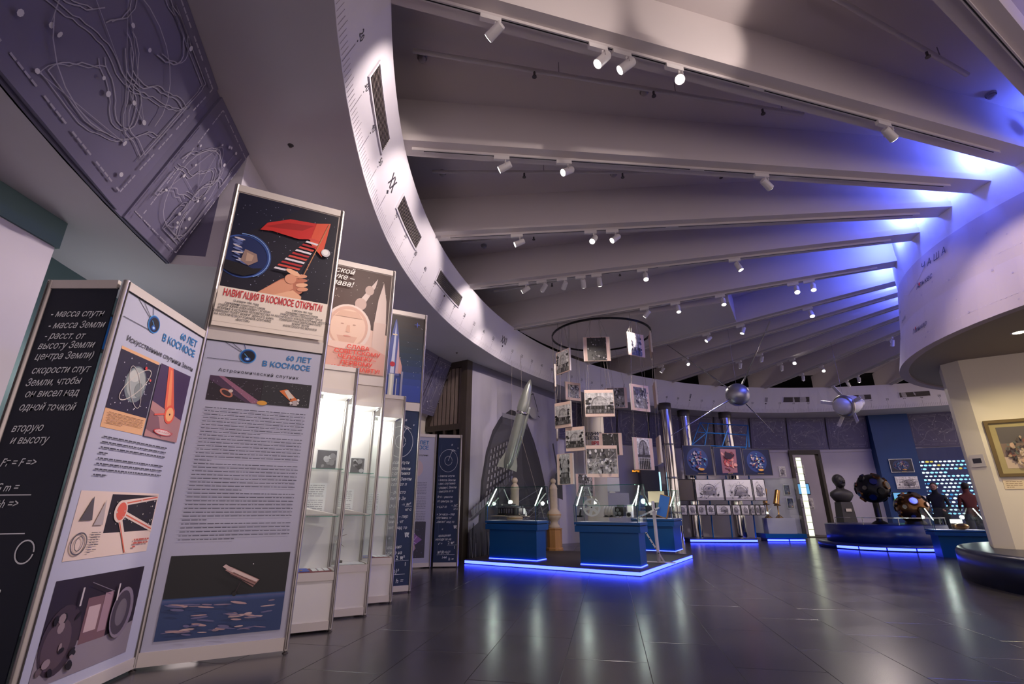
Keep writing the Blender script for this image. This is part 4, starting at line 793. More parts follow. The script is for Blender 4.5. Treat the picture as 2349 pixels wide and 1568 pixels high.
# film reel, projector and camera in case 2
t = inside(c2, 'film_reel', 'pale grey film reel standing upright in the middle glass case', 'film reel', .30, .16, zb + HP, .2)
mb = MB(); R0 = .165; zc = R0 + .01
for q in range(30):
    a0, a1 = q * 2 * PI / 30, (q + 1) * 2 * PI / 30
    ps = [(R0 * math.cos(a0), R0 * math.sin(a0)), (R0 * math.cos(a1), R0 * math.sin(a1)), (R0 * .8 * math.cos(a1), R0 * .8 * math.sin(a1)), (R0 * .8 * math.cos(a0), R0 * .8 * math.sin(a0))]
    mb.add([(x, -.012, zc + z) for x, z in ps] + [(x, .012, zc + z) for x, z in ps], [(0, 1, 2, 3), (7, 6, 5, 4), (0, 4, 5, 1), (2, 6, 7, 3)])
mb.build('rim', 'white', t)
for q in range(6): a = q * PI / 3 + .3; MB().bar((.02 * math.cos(a), 0, zc + .02 * math.sin(a)), (R0 * .83 * math.cos(a), 0, zc + R0 * .83 * math.sin(a)), .05, .022, (0, 1, 0)).build('spoke', 'white', t)
MB().cyl((0, -.018, zc), (0, .018, zc), .05, n=16).build('hub', 'white', t); MB().cyl((0, -.022, zc), (0, -.017, zc), .014, n=10).build('axle_hole', 'black', t)
t = inside(c2, 'reel_stand', 'small black projector arm beside the film reel', 'projector', .08, .10, zb + HP); MB().box(-.05, .05, -.04, .06, 0, .03).build('foot', 'black_metal', t); MB().cyl((0, 0, .03), (.02, 0, .13), .022, .014, n=10).build('arm', 'black_metal', t); MB().sphere((.02, 0, .14), .025, 8).build('knob', 'steel', t)
t = inside(c2, 'tape_drum', 'ribbed metal drum beside the film reel', 'instrument', .52, .18, zb + HP)
for q in range(7): MB().cyl((.0 + q * .027, .1, .10), (.022 + q * .027, .1, .10), .10 if q % 2 == 0 else .094, n=20).build('drum_ring', 'satellite', t)
MB().box(-.01, .2, .02, .18, 0, .012).build('foot', 'black_metal', t); MB().cyl((.04, .03, .035), (.04, .06, .035), .035, n=12).cyl((.14, .03, .035), (.14, .06, .035), .035, n=12).build('wheel', 'black_metal', t)
t = inside(c2, 'film_camera', 'black film camera with steel lenses in the middle glass case', 'camera', .74, .16, zb + HP, -.1); MB().box(0, .16, .03, .20, .02, .18).build('body', 'black_metal', t)
for x, z in ((.04, .07), (.11, .07), (.075, .13)): MB().cyl((x, .03, z), (x, -.03, z), .025, .03, n=14).build('lens', 'steel', t)
MB().box(.02, .14, .08, .16, .18, .22).build('handle', 'steel', t); MB().cyl((.08, .1, 0), (.08, .1, .02), .03, n=10).build('foot', 'steel', t)
t = inside(c2, 'white_box', 'white device box with round dials in the middle glass case', 'instrument', .975, .1, zb + HP); MB().box(0, .10, 0, .10, 0, .10).build('body', 'white', t); MB().box(-.0, .09, .1, .2, .0, .22).build('upper_body', 'satellite', t); MB().cyl((.05, 0, .05), (.05, -.02, .05), .035, n=14).build('dial', 'black_metal', t)
t = inside(c2, 'document', 'yellow printed sheets laid along the middle glass case', 'document', .32, .03, zb + HP); MB().box(0, .55, 0, .09, 0, .004).build('sheet', 'paper', t)
t = inside(c3, 'leaflet_stand', 'yellowish leaflet on a tilted rest in the right corner case', 'leaflet', .30, .70, zb + HP); MB().box(0, .42, 0, .02, .30, .58).build('leaflet', 'paper', t); MB().box(.18, .24, .02, .06, 0, .5).build('rest', 'steel', t)
for q, x in enumerate((.2, .5, .75)):
    t = inside(c3, 'instrument', ['small brass theodolite in the right corner case', 'low grey instrument box in the right corner case', 'dark instrument with a lens in the right corner case'][q], 'instrument', x, .35, zb + HP); MB().box(-.08, .08, -.06, .06, 0, .10).build('body', ['brass', 'satellite', 'black_metal'][q], t); MB().cyl((0, -.05, .13), (0, .07, .15), .03, n=12).build('tube', ['bronze', 'steel', 'black_metal'][q], t)
# slanted white stand with blue tablet
sp = gz(1512, 1290, HP); t = thing('perforated_stand', 'white perforated metal stand holding a slanted blue tablet', 'stand', sp, math.radians(-20))
mb = MB().bar((0, 0, 0), (-.02, .02, 1.12), .05, .04); mb.build('post', 'track', t)
a, b_, c = Vector((.10, -.03, .02)), Vector((-.34, -.08, .80)), Vector((.10, -.08, 1.0))
lg = MB().bar(a, b_, .05, .03).build('diagonal_leg', 'track', t); ar = MB().bar(b_, c, .05, .03).build('arm', 'track', t)
for q in range(7): p = a.lerp(b_, .2 + q * .11); MB().cyl(p + Vector((0, -.03, 0)), p + Vector((0, .0, 0)), .011, n=8).build('hole', 'black', lg)
for q in range(3): p = b_.lerp(c, .2 + q * .3); MB().cyl(p + Vector((0, -.03, 0)), p + Vector((0, .0, 0)), .011, n=8).build('hole', 'black', ar)
MB().box(-.30, .30, -.04, .12, 0, .012).build('foot_plate', 'track', t)
mb = MB(); T = Matrix.Translation((.14, -.10, .82)) @ Matrix.Rotation(.28, 4, 'Y') @ Matrix.Rotation(-.9, 4, 'Z'); mb.box(-.17, .17, -.02, .0, 0, .42, None, T); tb = mb.build('tablet', 'oak', t); mat('tablet_blue', (72, 128, 214), .4); MB().box(-.155, .155, -.025, -.02, .015, .405, None, T).build('tablet_face', 'tablet_blue', tb)
# ---- carved spindles
def spindle(label, loc, ped):
    t = thing('carved_spindle', label, 'sculpture', loc)
    prof = [(.02, 0), (.15, 0), (.155, .05), (.13, .08), (.10, .12), (.095, .17), (.14, .22), (.185, .28), (.195, .34), (.17, .41), (.115, .47), (.10, .50), (.105, .54), (.105, 1.0), (.115, 1.02), (.10, 1.05), (.085, 1.10), (.05, 1.14), (.045, 1.16)]
    MB().lathe(prof, 24).build('shaft', 'stone', t); MB().sphere((0, 0, 1.22), .075, 12).build('ball', 'stone', t); MB().lathe([(.187, .325), (.2, .335), (.2, .345), (.187, .355)], 24).build('band', 'oak', t)
    return t
s2 = gz(1273, 1262, 0); pd = thing('wooden_pedestal', 'eight-sided oak pedestal carrying the carved spindle', 'pedestal', s2)
MB().lathe([(.001, 0), (.225, 0), (.225, .06), (.20, .08), (.20, .52), (.215, .53), (.215, .555), (.001, .555)], 8, smooth=False).build('body', 'oak', pd)
spindle('pale carved spindle standing on the oak pedestal', (s2.x, s2.y, .555), 1)
s1 = gy(1181, 1160, 12.6); pd = thing('wooden_pedestal', 'oak pedestal mostly hidden behind the left glass case', 'pedestal', (s1.x, s1.y, HP)); MB().lathe([(.001, 0), (.2, 0), (.2, .42), (.001, .42)], 8, smooth=False).build('body', 'oak', pd); spindle('pale carved spindle rising behind the left glass case', (s1.x, s1.y, HP + .42), 1)
cl = gz(1297, 1240, 0); t = thing('white_pillar', 'slim white pillar to the right of the oak pedestal', 'pillar', cl); MB().box(-.13, .13, -.13, .13, .06, 1.86).build('shaft', 'white', t); MB().box(-.11, .11, -.11, .11, 0, .06).build('foot', 'alu_dark', t)
# ---- rocket hanging on wires
r0, r1 = Vector((.45, 11.45, 4.02)), Vector((-.12, 11.75, 1.95)); t = thing('model_rocket', 'grey green model rocket hanging nose up before the mural', 'rocket', r1); ax = (r0 - r1); L = ax.length; q_ = ax.to_track_quat('Z', 'Y').to_matrix().to_4x4()
MB().lathe([(.001, 0), (.07, 0), (.11, .12), (.125, .3), (.125, L * .62), (.14, L * .66), (.14, L * .72), (.125, L * .80), (.085, L * .92), (.03, L * .985), (.001, L)], 24, T=q_).build('hull', 'rocket', t)
MB().lathe([(.127, L * .60), (.150, L * .61), (.150, L * .625), (.127, L * .635)], 24, T=q_).build('ring', 'chrome', t)
MB().lathe([(.001, .25), (.045, .3), (.05, L * .68), (.045, L * .70), (.001, L * .705)], 12, T=q_ @ Matrix.Translation((.10, -.10, 0))).build('side_booster', 'rocket', t)
for q in range(4):
    a = q * PI / 2 + .5; mb = MB(); c_, s_ = math.cos(a), math.sin(a)
    vs = [Vector((c_ * r, s_ * r, z)) for r, z in ((.06, 0), (.24, -.02), (.22, .12), (.11, .42))]; n = Vector((-s_, c_, 0)) * .006
    mb.add([q_ @ (v + n) for v in vs] + [q_ @ (v - n) for v in vs], [(0, 1, 2, 3), (7, 6, 5, 4), (0, 4, 5, 1), (1, 5, 6, 2), (2, 6, 7, 3), (3, 7, 4, 0)]); mb.build('fin', 'rocket', t)
w1 = q_ @ Vector((0, 0, L * .66)); MB().cyl(w1, (w1.x - .05, w1.y - .3, ZS - r1.z), .004, n=6).build('wire', 'wire', t); w2 = q_ @ Vector((0, 0, L * .2)); MB().cyl(w2, (w2.x, w2.y, ZS - r1.z), .003, n=6).build('wire', 'wire', t); w3 = q_ @ Vector((.05, 0, L * .45)); MB().cyl(w3 , (w3.x + .55, w3.y - .3, -1.1), .006, n=6).build('guy_wire', 'wire', t)
# ---- mobile of photographs on a ring
RC = gz(1378, 770, 5.30); RR = 1.26
t = thing('mobile_ring', 'dark metal ring under the beams from which photographs hang', 'ring', RC)
mb = MB(); n = 40; prev = None
pts = [(RR * math.cos(2 * PI * i / n), RR * math.sin(2 * PI * i / n), 0) for i in range(n + 1)]
mb = MB()
for a, b_ in zip(pts, pts[1:]): mb.bar(a, b_, .03, .045)
mb.build('hoop', 'black_metal', t)
for q in range(4): a = q * PI / 2 + .4; MB().cyl((RR * math.cos(a), RR * math.sin(a), 0), (RR * math.cos(a), RR * math.sin(a), (ZB + .015 if q in (1,) else ZB) - 5.3), .006, n=6).build('hanger', 'wire', t)
def photo_art(kind, w, h, seed):
    rs = random.Random(seed); A = Art(-.001, .0009); g = lambda v: (v, v - 3, v - 4)
    def clipell(x, z, rx, rz, c): A.ell(min(max(x, rx), w - rx), min(max(z, rz), h - rz), rx, rz, c, 12)
    if kind == 'dome':
        A.rect(0, w, 0, h, g(206)); A.rect(0, w, h * .55, h, g(190)); pts = [(w * .5 + .30 * w * math.cos(a), h * .38 + .46 * h * math.sin(a)) for a in [PI * i / 14 for i in range(15)]]; A.poly(pts, g(120)); A.poly([(x * .9 + w * .07, z * .93 + .02 * h) for x, z in pts], g(168)); A.rect(w * .1, w * .9, h * .2, h * .38, g(70)); A.rect(0, w, 0, h * .2, g(96))
        for q in range(7): A.rect(w * (.14 + q * .11), w * (.19 + q * .11), h * .22, h * .35, g(rs.choice((150, 190, 40))))
        for q in range(10): clipell(w * rs.choice((.1, .9)) + rs.uniform(-.08, .08) * w, h * rs.uniform(.2, .9), w * .07, h * .05, g(rs.choice((30, 44, 60))))
        for q in range(12): A.rect(w * (q / 12), w * (q / 12 + .03), h * .03, h * rs.uniform(.1, .2), g(rs.choice((30, 50, 160))))
    elif kind == 'dark':
        A.rect(0, w, 0, h, g(46))
        for q in range(40): clipell(rs.uniform(0, w), rs.uniform(0, h), w * rs.uniform(.01, .05), h * rs.uniform(.01, .05), g(rs.choice((30, 70, 110, 200, 24))))
    elif kind == 'people':
        A.rect(0, w, 0, h, g(150)); A.rect(0, w, h * .6, h, g(96))
        for q in range(60): clipell(rs.uniform(0, w), rs.uniform(0, h), w * rs.uniform(.01, .05), h * rs.uniform(.02, .09), g(rs.choice((24, 40, 200, 216, 120))))
        for q in range(14): x, z = rs.uniform(0, w * .8), rs.uniform(h * .1, h * .75); A.line([(x, z), (x + w * rs.uniform(.05, .2), z + h * rs.uniform(-.1, .25))], .006, g(rs.choice((220, 230, 40))))
    else:
        A.rect(0, w, 0, h, g(224)); pts = [(w * .5 + .44 * w * math.cos(a), h * .45 + .5 * h * math.sin(a)) for a in [PI * i / 14 for i in range(15)]]; A.poly(pts, g(90)); A.poly([(w * .5 + (x - w * .5) * .9, h * .45 + (z - h * .45) * .9) for x, z in pts], g(150)); A.poly([(w * .4, h * .45), (w * .6, h * .45), (w * .52, h * .9)], g(70)); A.rect(0, w, h * .38, h * .47, g(70)); A.rect(0, w, 0, h * .38, g(170))
        for q in range(6): x = w * (.1 + .14 * q); A.rect(x, x + w * .09, 0, h * .27, g(rs.choice((30, 50, 20)))); A.ell(x + w * .045, h * .31, w * .035, h * .04, g(60), 10)
    return A
PH = [ # px, py centre, ring angle, width, height, picture, borders (x, z), label tail
 (1291, 829, 212, .52, .56, 'dome', (.02, .01), 'domed building turned sideways, upper left'), (1369, 800, 266, .60, .58, 'dark', (.07, .0), 'dark night scene, upper centre'), (1459, 790, 300, .52, .56, 'dome2', (.09, .0), 'bluish dome and crowd, upper right'), (1494, 790, 348, .54, .56, 'dome', (.0, .05), 'edge-on board at the upper right'),
 (1271, 866, 178, .50, .58, 'dome', (.02, .02), 'edge-on board at the left, below the sideways dome'), (1315, 897, 118, .50, .50, 'people', (.06, .06), 'pale sheet hanging behind, upper left'), (1291, 951, 225, .46, .58, 'dome', (.0, .06), 'park with trees, left of the second row'), (1375, 924, 266, .64, .60, 'dome', (.0, .06), 'wide dome view, centre of the second row'), (1413, 912, 82, .60, .56, 'people', (.06, .0), 'tan backed sheet peeping out behind the wide dome view'), (1469, 912, 300, .54, .60, 'people', (.06, .05), 'group at a table, right of the second row'), (1505, 905, 350, .54, .58, 'dark', (0, .05), 'edge-on board at the right of the second row'),
 (1276, 980, 176, .48, .60, 'people', (.05, .05), 'edge-on board at the left below the park view'), (1319, 1006, 235, .46, .52, 'dome', (.0, .06), 'crowd before a dome, left of the third row'), (1401, 1018, 84, .60, .58, 'dark', (.08, .0), 'dark print with tan sides, hanging behind the third row'), (1381, 1057, 268, .66, .66, 'people', (.0, .06), 'crowded laboratory scene, lowest in the centre'), (1477, 1040, 296, .52, .68, 'arch', (.08, .0), 'people beneath a pointed dome, lower right'), (1514, 1032, 352, .56, .62, 'dome', (0, .05), 'edge-on board at the lower right'),
 (1296, 1075, 222, .46, .66, 'dome2', (.07, .0), 'tilted view of trees, lowest at the left'), (1343, 1112, 100, .50, .56, 'people', (.05, .0), 'pale print hanging low behind the front row')]
for k, (px, py, an, w_, h_, kind, (bx_, bz_), lb) in enumerate(PH):
    a = math.radians(an); off = Vector((math.cos(a), math.sin(a), 0)); dist = RC.y + RR * math.sin(a)
    c = gy(px, py, dist); rz = a + PI / 2 + (PI if 60 < an < 130 else 0)
    t = thing('hanging_photograph', 'hanging photograph: ' + lb, 'photograph', c, rz, 'photographs hanging from the ring')
    MB().box(-w_ / 2, w_ / 2, 0, .035, -h_ / 2, h_ / 2).build('board', 'photo_board', t)
    A = photo_art({'dome2': 'dome'}.get(kind, kind), w_ - 2 * bx_ - .02, h_ - 2 * bz_ - .02, 100 + k); o = A.build('print', 'print_photo', t); o.location = (-w_ / 2 + bx_ + .01, 0, -h_ / 2 + bz_ + .01)
    rv = (c - RC); rv.z = 0; top = Matrix.Rotation(-rz, 4, 'Z') @ (RC + rv.normalized() * RR - c)
    for s in (-1, 1): MB().cyl((s * (w_ / 2 - .04), .017, h_ / 2), top + Vector((s * .10, 0, -.02)), .003, n=5).build('wire', 'wire', t)
    for s in (-1, 1): MB().bar((s * w_ / 2, .017, -h_ / 2), (s * w_ / 2, .017, h_ / 2), .008, .04, (0, 1, 0)).build('edge_strip', 'alu_rail', t)
# ================================================================== far side of the hall
# polished ducts
for k, (px, yy) in enumerate(((1526, 17.0), (1568, 18.3), (1662, 18.7))):
    c = gy(px, 952, yy); t = thing('steel_duct', ['polished steel duct nearest the hanging photographs', 'middle of the three polished steel ducts', 'polished steel duct behind the blue truss, rightmost of three'][k], 'duct', (c.x, c.y, 0), 0, 'polished ducts rising to the soffit')
    MB().lathe([(.21, 0), (.21, 4.35)], 28).build('pipe', 'chrome', t); MB().lathe([(.215, 4.33), (.225, 4.36), (.225, ZS - .005), (.2, ZS - .002)], 28).build('collar', 'alu_dark', t)
    for q in range(3): MB().lathe([(.212, .9 + q * 1.1), (.22, .91 + q * 1.1), (.22, .95 + q * 1.1), (.212, .96 + q * 1.1)], 28).build('band', 'steel', t)
# big picture stand: truss, three framed space images, rows of drawings, lit foot
SY = 17.4; X = lambda px, py: gy(px, py, SY)
t = thing('truss_stand', 'blue tube truss stand that carries the rows of pictures', 'stand', (7.2, SY + .05, 0)); o0 = Vector((7.2, SY + .05, 0))
def bars(lst, r, name, m, par, oo, y=0.0):
    for a, b_ in lst: p, q = X(*a) - oo, X(*b_) - oo; p.y = y; q.y = y; MB().cyl(p, q, r, n=6).build(name, m, par)
N = dict(a=(1588, 1020), b=(1607, 969), c=(1626, 970), d=(1618, 1021), e=(1673, 973), f=(1658, 1023), g=(1717, 975), h=(1713, 1025), i=(1720, 1025), j=(1600, 990), k=(1622, 992), l=(1668, 994), m=(1714, 997))
bars([(N[x], N[y]) for x, y in ('ab', 'bc', 'cd', 'ad', 'ce', 'eg', 'ef', 'fd', 'gh', 'fh', 'gi', 'jk', 'kl', 'lm', 'bk', 'ak', 'lf')], .02, 'truss_tube', 'blue_tube', t, o0)
for px in (1590, 1618, 1660, 1712): p = X(px, 1024) - o0; MB().cyl((p.x, .25, .12), (p.x, .02, p.z), .025, n=8).build('upright', 'blue_tube', t)
f0, f1 = Vector((-1.35, -.25)), Vector((.78, -.4)); dk = MB().prism([tuple(f0), tuple(f1), (1.0, .5), (-1.35, .6)], 0, .12).build('foot_deck', 'blue_dark', t); led_strip(t, f0, f1, .03, .09, .012); led_strip(t, f1, Vector((1.0, .5)), .03, .09, .012)
def wall_pic(name, label, cat, x0, x1, z0, z1, y, m='white', frame=None, art=None, seed=0, group=None):
    t = thing(name, label, cat, ((x0 + x1) / 2, y, z0), 0, group); w_, h_ = x1 - x0, z1 - z0
    MB().box(-w_ / 2, w_ / 2, 0, .03, 0, h_).build('board', m, t)
    if frame:
        for a in ((-w_ / 2, -w_ / 2 + .02, 0, h_), (w_ / 2 - .02, w_ / 2, 0, h_), (-w_ / 2 + .02, w_ / 2 - .02, 0, .02), (-w_ / 2 + .02, w_ / 2 - .02, h_ - .02, h_)): MB().box(a[0], a[1], -.01, 0, a[2], a[3]).build('frame', frame, t)
    if art: o = art(w_, h_, random.Random(seed)).build('picture', 'print', t); o.location = (-w_ / 2, -.001, 0)
    return t
def art_nebula(w, h, rs, kind=0):
    A = Art(-.002, .001); A.rect(.02, w - .02, .02, h - .02, (18, 24, 58)); cols = [(60, 100, 170), (176, 170, 190), (120, 60, 80), (210, 190, 160), (40, 60, 130), (150, 120, 150), (90, 150, 190)]
    if kind == 1:
        A.poly([(w * .24, h * .08), (w * .78, h * .1), (w * .82, h * .92), (w * .26, h * .94)], (150, 100, 110))
        for _ in range(40): A.ell(rs.uniform(.3, .74) * w, rs.uniform(.18, .85) * h, rs.uniform(.02, .08) * w, rs.uniform(.02, .07) * h, rs.choice([(190, 80, 80), (60, 30, 40), (220, 150, 140), (110, 50, 60), (226, 110, 80)]), 9, rs.uniform(0, 3))
        A.ell(w * .52, h * .68, w * .14, h * .12, (50, 26, 36), 16)
    else:
        A.ell(w * .48, h * .52, w * .36, h * .40, (40, 56, 110), 36)
        for _ in range(70):
            a, r = rs.uniform(0, 6.28), rs.uniform(0, .82) ** .5; A.ell(w * .48 + math.cos(a) * r * w * .30, h * .52 + math.sin(a) * r * h * .34, rs.uniform(.01, .05) * w, rs.uniform(.01, .05) * h, rs.choice(cols), 8, rs.uniform(0, 3))
        A.ell(w * .56, h * .2, w * .1, h * .04, (226, 160, 70), 12)
    A.words(w * .42, w * .92, h * .07, 1, .03, .014, (190, 150, 80)); return A
def art_sketch(w, h, rs):
    A = Art(-.002, .001); A.rect(.02, w - .02, .02, h - .02, (232, 226, 228)); c = [(90, 86, 96), (140, 134, 142), (50, 48, 58), (180, 172, 178)]
    cx_, cz_ = rs.uniform(.4, .6) * w, rs.uniform(.4, .5) * h
    A.arc(cx_, cz_, w * .22, h * .3, 0, 180, .02, c[0], 16); A.ell(cx_, cz_, w * .2, h * .22, c[3], 18); A.rect(cx_ - w * .24, cx_ + w * .24, cz_ - h * .2, cz_, c[1]); A.rect(.02, w - .02, .02, h * .16, c[3])
    for _ in range(int(26 * w)): A.ell(rs.uniform(.12, .88) * w, rs.uniform(.12, .6) * h, rs.uniform(.008, .04) * w, rs.uniform(.01, .07) * h, rs.choice(c), 9, rs.uniform(0, 3))
    for _ in range(22): A.line([(rs.uniform(.1, .9) * w, rs.uniform(.1, .9) * h), (rs.uniform(.1, .9) * w, rs.uniform(.1, .9) * h)], .005, rs.choice(c[:2]))
    return A
for k, (a, b_) in enumerate(((1564, 1630), (1634, 1697), (1700, 1762))):
    z1, z0 = X(a, 1021 + k * 4).z, X(a, 1090).z
    wall_pic('space_picture', ['dark framed picture of a blue starry disc, left on the truss stand', 'dark framed picture of a reddish space helmet shape, middle of the truss stand', 'dark framed picture of a pale blue globe, right on the truss stand'][k], 'picture', X(a, 1021).x, X(b_, 1021).x, z0, z1, SY, 'blue_dark', 'alu_dark', (lambda w, h, r, k=k: art_nebula(w, h, r, 1 if k == 1 else 0)), 40 + k, 'large space pictures on the truss stand')
mat('sketch_dark', (84, 74, 66), .6)
for k, (a, b_) in enumerate(((1557, 1592), (1595, 1659), (1661, 1725), (1727, 1756))):
    wall_pic('technical_drawing', ['dark brown panel with two small prints, left of the middle row', 'wide sketch of an observatory, second in the middle row', 'drawing of a rounded dome house, third in the middle row', 'narrow black and white drawing at the right of the middle row'][k], 'drawing', X(a, 1120).x, X(b_, 1120).x, 1.30, 2.02, SY, 'sketch_dark' if k == 0 else 'white', 'black_metal', None if k == 0 else art_sketch, 60 + k, 'drawings in the middle row')
for k, (a, b_) in enumerate(((1557, 1577), (1579, 1598), (1600, 1620), (1621, 1640), (1643, 1677), (1680, 1699), (1700, 1719), (1721, 1732), (1733, 1743), (1744, 1756))):
    wall_pic('small_drawing', f'small framed sketch, {ORD[k]} from the left in the lowest row', 'drawing', X(a, 1170).x, X(b_, 1170).x, .84, 1.18, SY, 'white', 'black_metal', art_sketch, 80 + k, 'small sketches in the lowest row')
# vitrine of brass instruments
v0 = gz(1750, 1243, 0); t = thing('glass_vitrine', 'tall glass vitrine with a low blue base and glowing foot, left of the far doorway', 'display case', (8.62, 17.75, 0), math.radians(-4))
MB().box(0, 1.35, 0, .8, .10, .24).build('base', 'blue_case', t); MB().box(.1, 1.25, .08, .7, 0, .10).build('plinth', 'blue_dark', t); led_strip(t, Vector((.05, .03)), Vector((.72, -.02)), .02, .07); led_strip(t, Vector((.78, .02)), Vector((1.30, .06)), .02, .07)
for n_, b_ in (('front_glass', (0, 1.35, 0, .006)), ('back_glass', (0, 1.35, .794, .8)), ('side_glass', (0, .006, .006, .794)), ('side_glass', (1.344, 1.35, .006, .794))): MB().box(*b_, .24, 2.05).build(n_, 'glass', t)
MB().box(0, 1.35, 0, .8, 2.05, 2.06).build('top_glass', 'glass', t); MB().box(.2, 1.15, .2, .6, .24, .74).build('inner_block', 'wall_grey', t)
for k, (x, h_) in enumerate(((.35, .98), (.72, .92))):
    u = thing('brass_instrument', ['tall slender brass instrument in the vitrine', 'stout brass telescope instrument in the vitrine'][k], 'instrument', Matrix.Translation(t.location) @ Matrix.Rotation(t.rotation_euler.z, 4, 'Z') @ Vector((x, .4, .741)))
    MB().lathe([(.001, 0), (.1, 0), (.08, .03), (.02, .06), (.02, h_ * .5), (.04, h_ * .52), (.02, h_ * .56), (.02, h_ * .62)], 14).build('pillar', 'brass', u)
    for q in range(3): a = q * 2 * PI / 3; MB().cyl((0, 0, .12), (.14 * math.cos(a), .14 * math.sin(a), .0), .012, n=8).build('foot', 'bronze', u)
    MB().cyl((-.05, -.03, h_ * .50), (.06 + .06 * k, .05, h_), .075 + .025 * k, .06 + .02 * k, n=14).build('tube', 'brass', u); MB().cyl((.05 + .04 * k, .05, h_), (.055 + .04 * k, .055, h_ + .03), .035, n=12).build('lens_cap', 'black_metal' if k else 'chrome', u); MB().lathe([(.09, h_ * .44), (.11, h_ * .45), (.11, h_ * .47), (.09, h_ * .48)], 18).build('ring', 'bronze', u)
# wall photographs around the doorway
def curved_pic(name, label, az, r, z0, w_, h_, m, cat='photograph', art=None, seed=0, fm=None):
    p = pol(az, r, z0); t = thing(name, label, cat, p, math.radians(az - 90))
    MB().box(-w_ / 2, w_ / 2, 0, .03, 0, h_).build('board', m, t)
    if fm:
        for a in ((-w_ / 2 - .02, w_ / 2 + .02, -.02, 0), (-w_ / 2 - .02, w_ / 2 + .02, h_, h_ + .02)): MB().box(a[0], a[1], -.01, .03, a[2], a[3]).build('frame', fm, t)
    if art: o = art(w_, h_, random.Random(seed)).build('picture', 'print_photo', t); o.location = (-w_ / 2, -.001, 0)
    return t
for k, (az, z0, lb) in enumerate(((89.9, 2.25, 'upper dark photograph left of the far doorway'), (89.7, 1.55, 'middle coloured photograph left of the far doorway'), (89.5, 1.05, 'lower coloured photograph left of the far doorway'))):
    curved_pic('wall_photograph', lb, az, 13.83, z0, .26, .40, 'white', 'photograph', art_sketch if k == 0 else art_nebula, 90 + k)
pw = pol(85.85, 13.9); rz = math.radians(-4.15); T = Matrix.Translation(pw) @ Matrix.Rotation(rz, 4, 'Z')
for k, (x, z0, m_, lb, ct) in enumerate(((.55, 2.4, 'white', 'dark print high on the wall inside the doorway', 'photograph'), (.62, 1.62, 'black_metal', 'glowing blue monitor inside the doorway', 'monitor'), (.66, 1.02, 'white', 'grey print below the monitor inside the doorway', 'photograph'))):
    t = thing('monitor' if k == 1 else 'wall_photograph', lb, ct, T @ Vector((x, 1.86, z0)), rz); MB().box(-.3, .3, 0, .04, 0, .46).build('housing' if k == 1 else 'board', m_, t)
    if k == 1: MB().box(-.27, .27, -.006, 0, .03, .43).build('display', 'screen_blue', t)
    else: o = art_sketch(.6, .46, random.Random(k)).build('picture', 'print_photo', t); o.location = (-.3, -.001, 0)
# bust on dark pedestal
bp = gy(1944, 1200, 18.6); t = thing('bust_pedestal', 'dark tapered pedestal right of the far doorway', 'pedestal', (bp.x, bp.y, 0)); mb = MB(); mb.add([(-.28, -.25, 0), (.28, -.25, 0), (.28, .25, 0), (-.28, .25, 0), (-.2, -.18, 1.28), (.2, -.18, 1.28), (.2, .18, 1.28), (-.2, .18, 1.28)], [(3, 2, 1, 0), (4, 5, 6, 7), (0, 1, 5, 4), (1, 2, 6, 5), (2, 3, 7, 6), (3, 0, 4, 7)]); mb.build('body', 'bust', t); MB().box(-.1, .1, -.232, -.215, .95, 1.05).build('name_plate', 'alu', t)
t = thing('portrait_bust', 'dark bronze portrait bust on the tapered pedestal', 'bust', (bp.x, bp.y, 1.28)); t.scale = (1.4, 1.4, 1.35); MB().lathe([(.001, 0), (.15, 0), (.20, .06), (.25, .16), (.24, .24), (.17, .30), (.09, .34), (.08, .42)], 20, T=Matrix.Diagonal((1.15, .72, 1, 1))).build('shoulders', 'bust', t)
hd = MB().sphere((0, -.02, .52), .155, 16, (.80, .95, 1.12)).build('head', 'bust', t); MB().cyl((0, -.155, .55), (0, -.205, .49), .014, .03, n=8).build('nose', 'bust', hd); MB().sphere((-.05, -.15, .545), .02, 6).sphere((.05, -.15, .545), .02, 6).build('brow', 'bust', hd); MB().sphere((0, .02, .57), .155, 12, (.88, .95, .98)).build('hair', 'bust', hd); MB().sphere((0, -.15, .43), .045, 8, (1.1, .6, .8)).build('chin', 'bust', hd)
# star projector balls on a round podium
PCx, PCy = 10.75, 15.05; t = thing('round_podium', 'round dark blue podium with a glowing foot under the star projector balls', 'podium', (PCx, PCy, 0))
MB().lathe([(.01, .0), (1.45, .0), (1.45, .62), (1.40, .64), (.01, .64)], 40).build('drum', 'blue_dark', t); MB().lathe([(1.45, 0), (1.68, 0), (1.70, .02), (1.70, .14), (1.68, .16), (1.45, .16)], 48).build('step', 'blue_dark', t)
for q in range(7):
    a0 = math.radians(192 + q * 21); a1 = a0 + math.radians(20); mb = MB()
    for s in range(5):
        b0, b1 = a0 + (a1 - a0) * s / 5, a0 + (a1 - a0) * (s + 1) / 5
        mb.add([(1.71 * math.cos(b0), 1.71 * math.sin(b0), .03), (1.71 * math.cos(b1), 1.71 * math.sin(b1), .03), (1.71 * math.cos(b1), 1.71 * math.sin(b1), .09), (1.71 * math.cos(b0), 1.71 * math.sin(b0), .09)], [(0, 1, 2, 3)])
    mb.build('led_strip', 'led_blue', t)
for q in range(6): a = math.radians(185 + q * 32); MB().cyl((1.42 * math.cos(a), 1.42 * math.sin(a), .64), (1.42 * math.cos(a), 1.42 * math.sin(a), .82), .012, n=8).build('rail_post', 'steel', t)
mb = MB()
for q in range(24): a0, a1 = math.radians(185 + q * 6.7), math.radians(185 + (q + 1) * 6.7); mb.bar((1.42 * math.cos(a0), 1.42 * math.sin(a0), .82), (1.42 * math.cos(a1), 1.42 * math.sin(a1), .82), .02)
mb.build('hand_rail', 'steel', t)
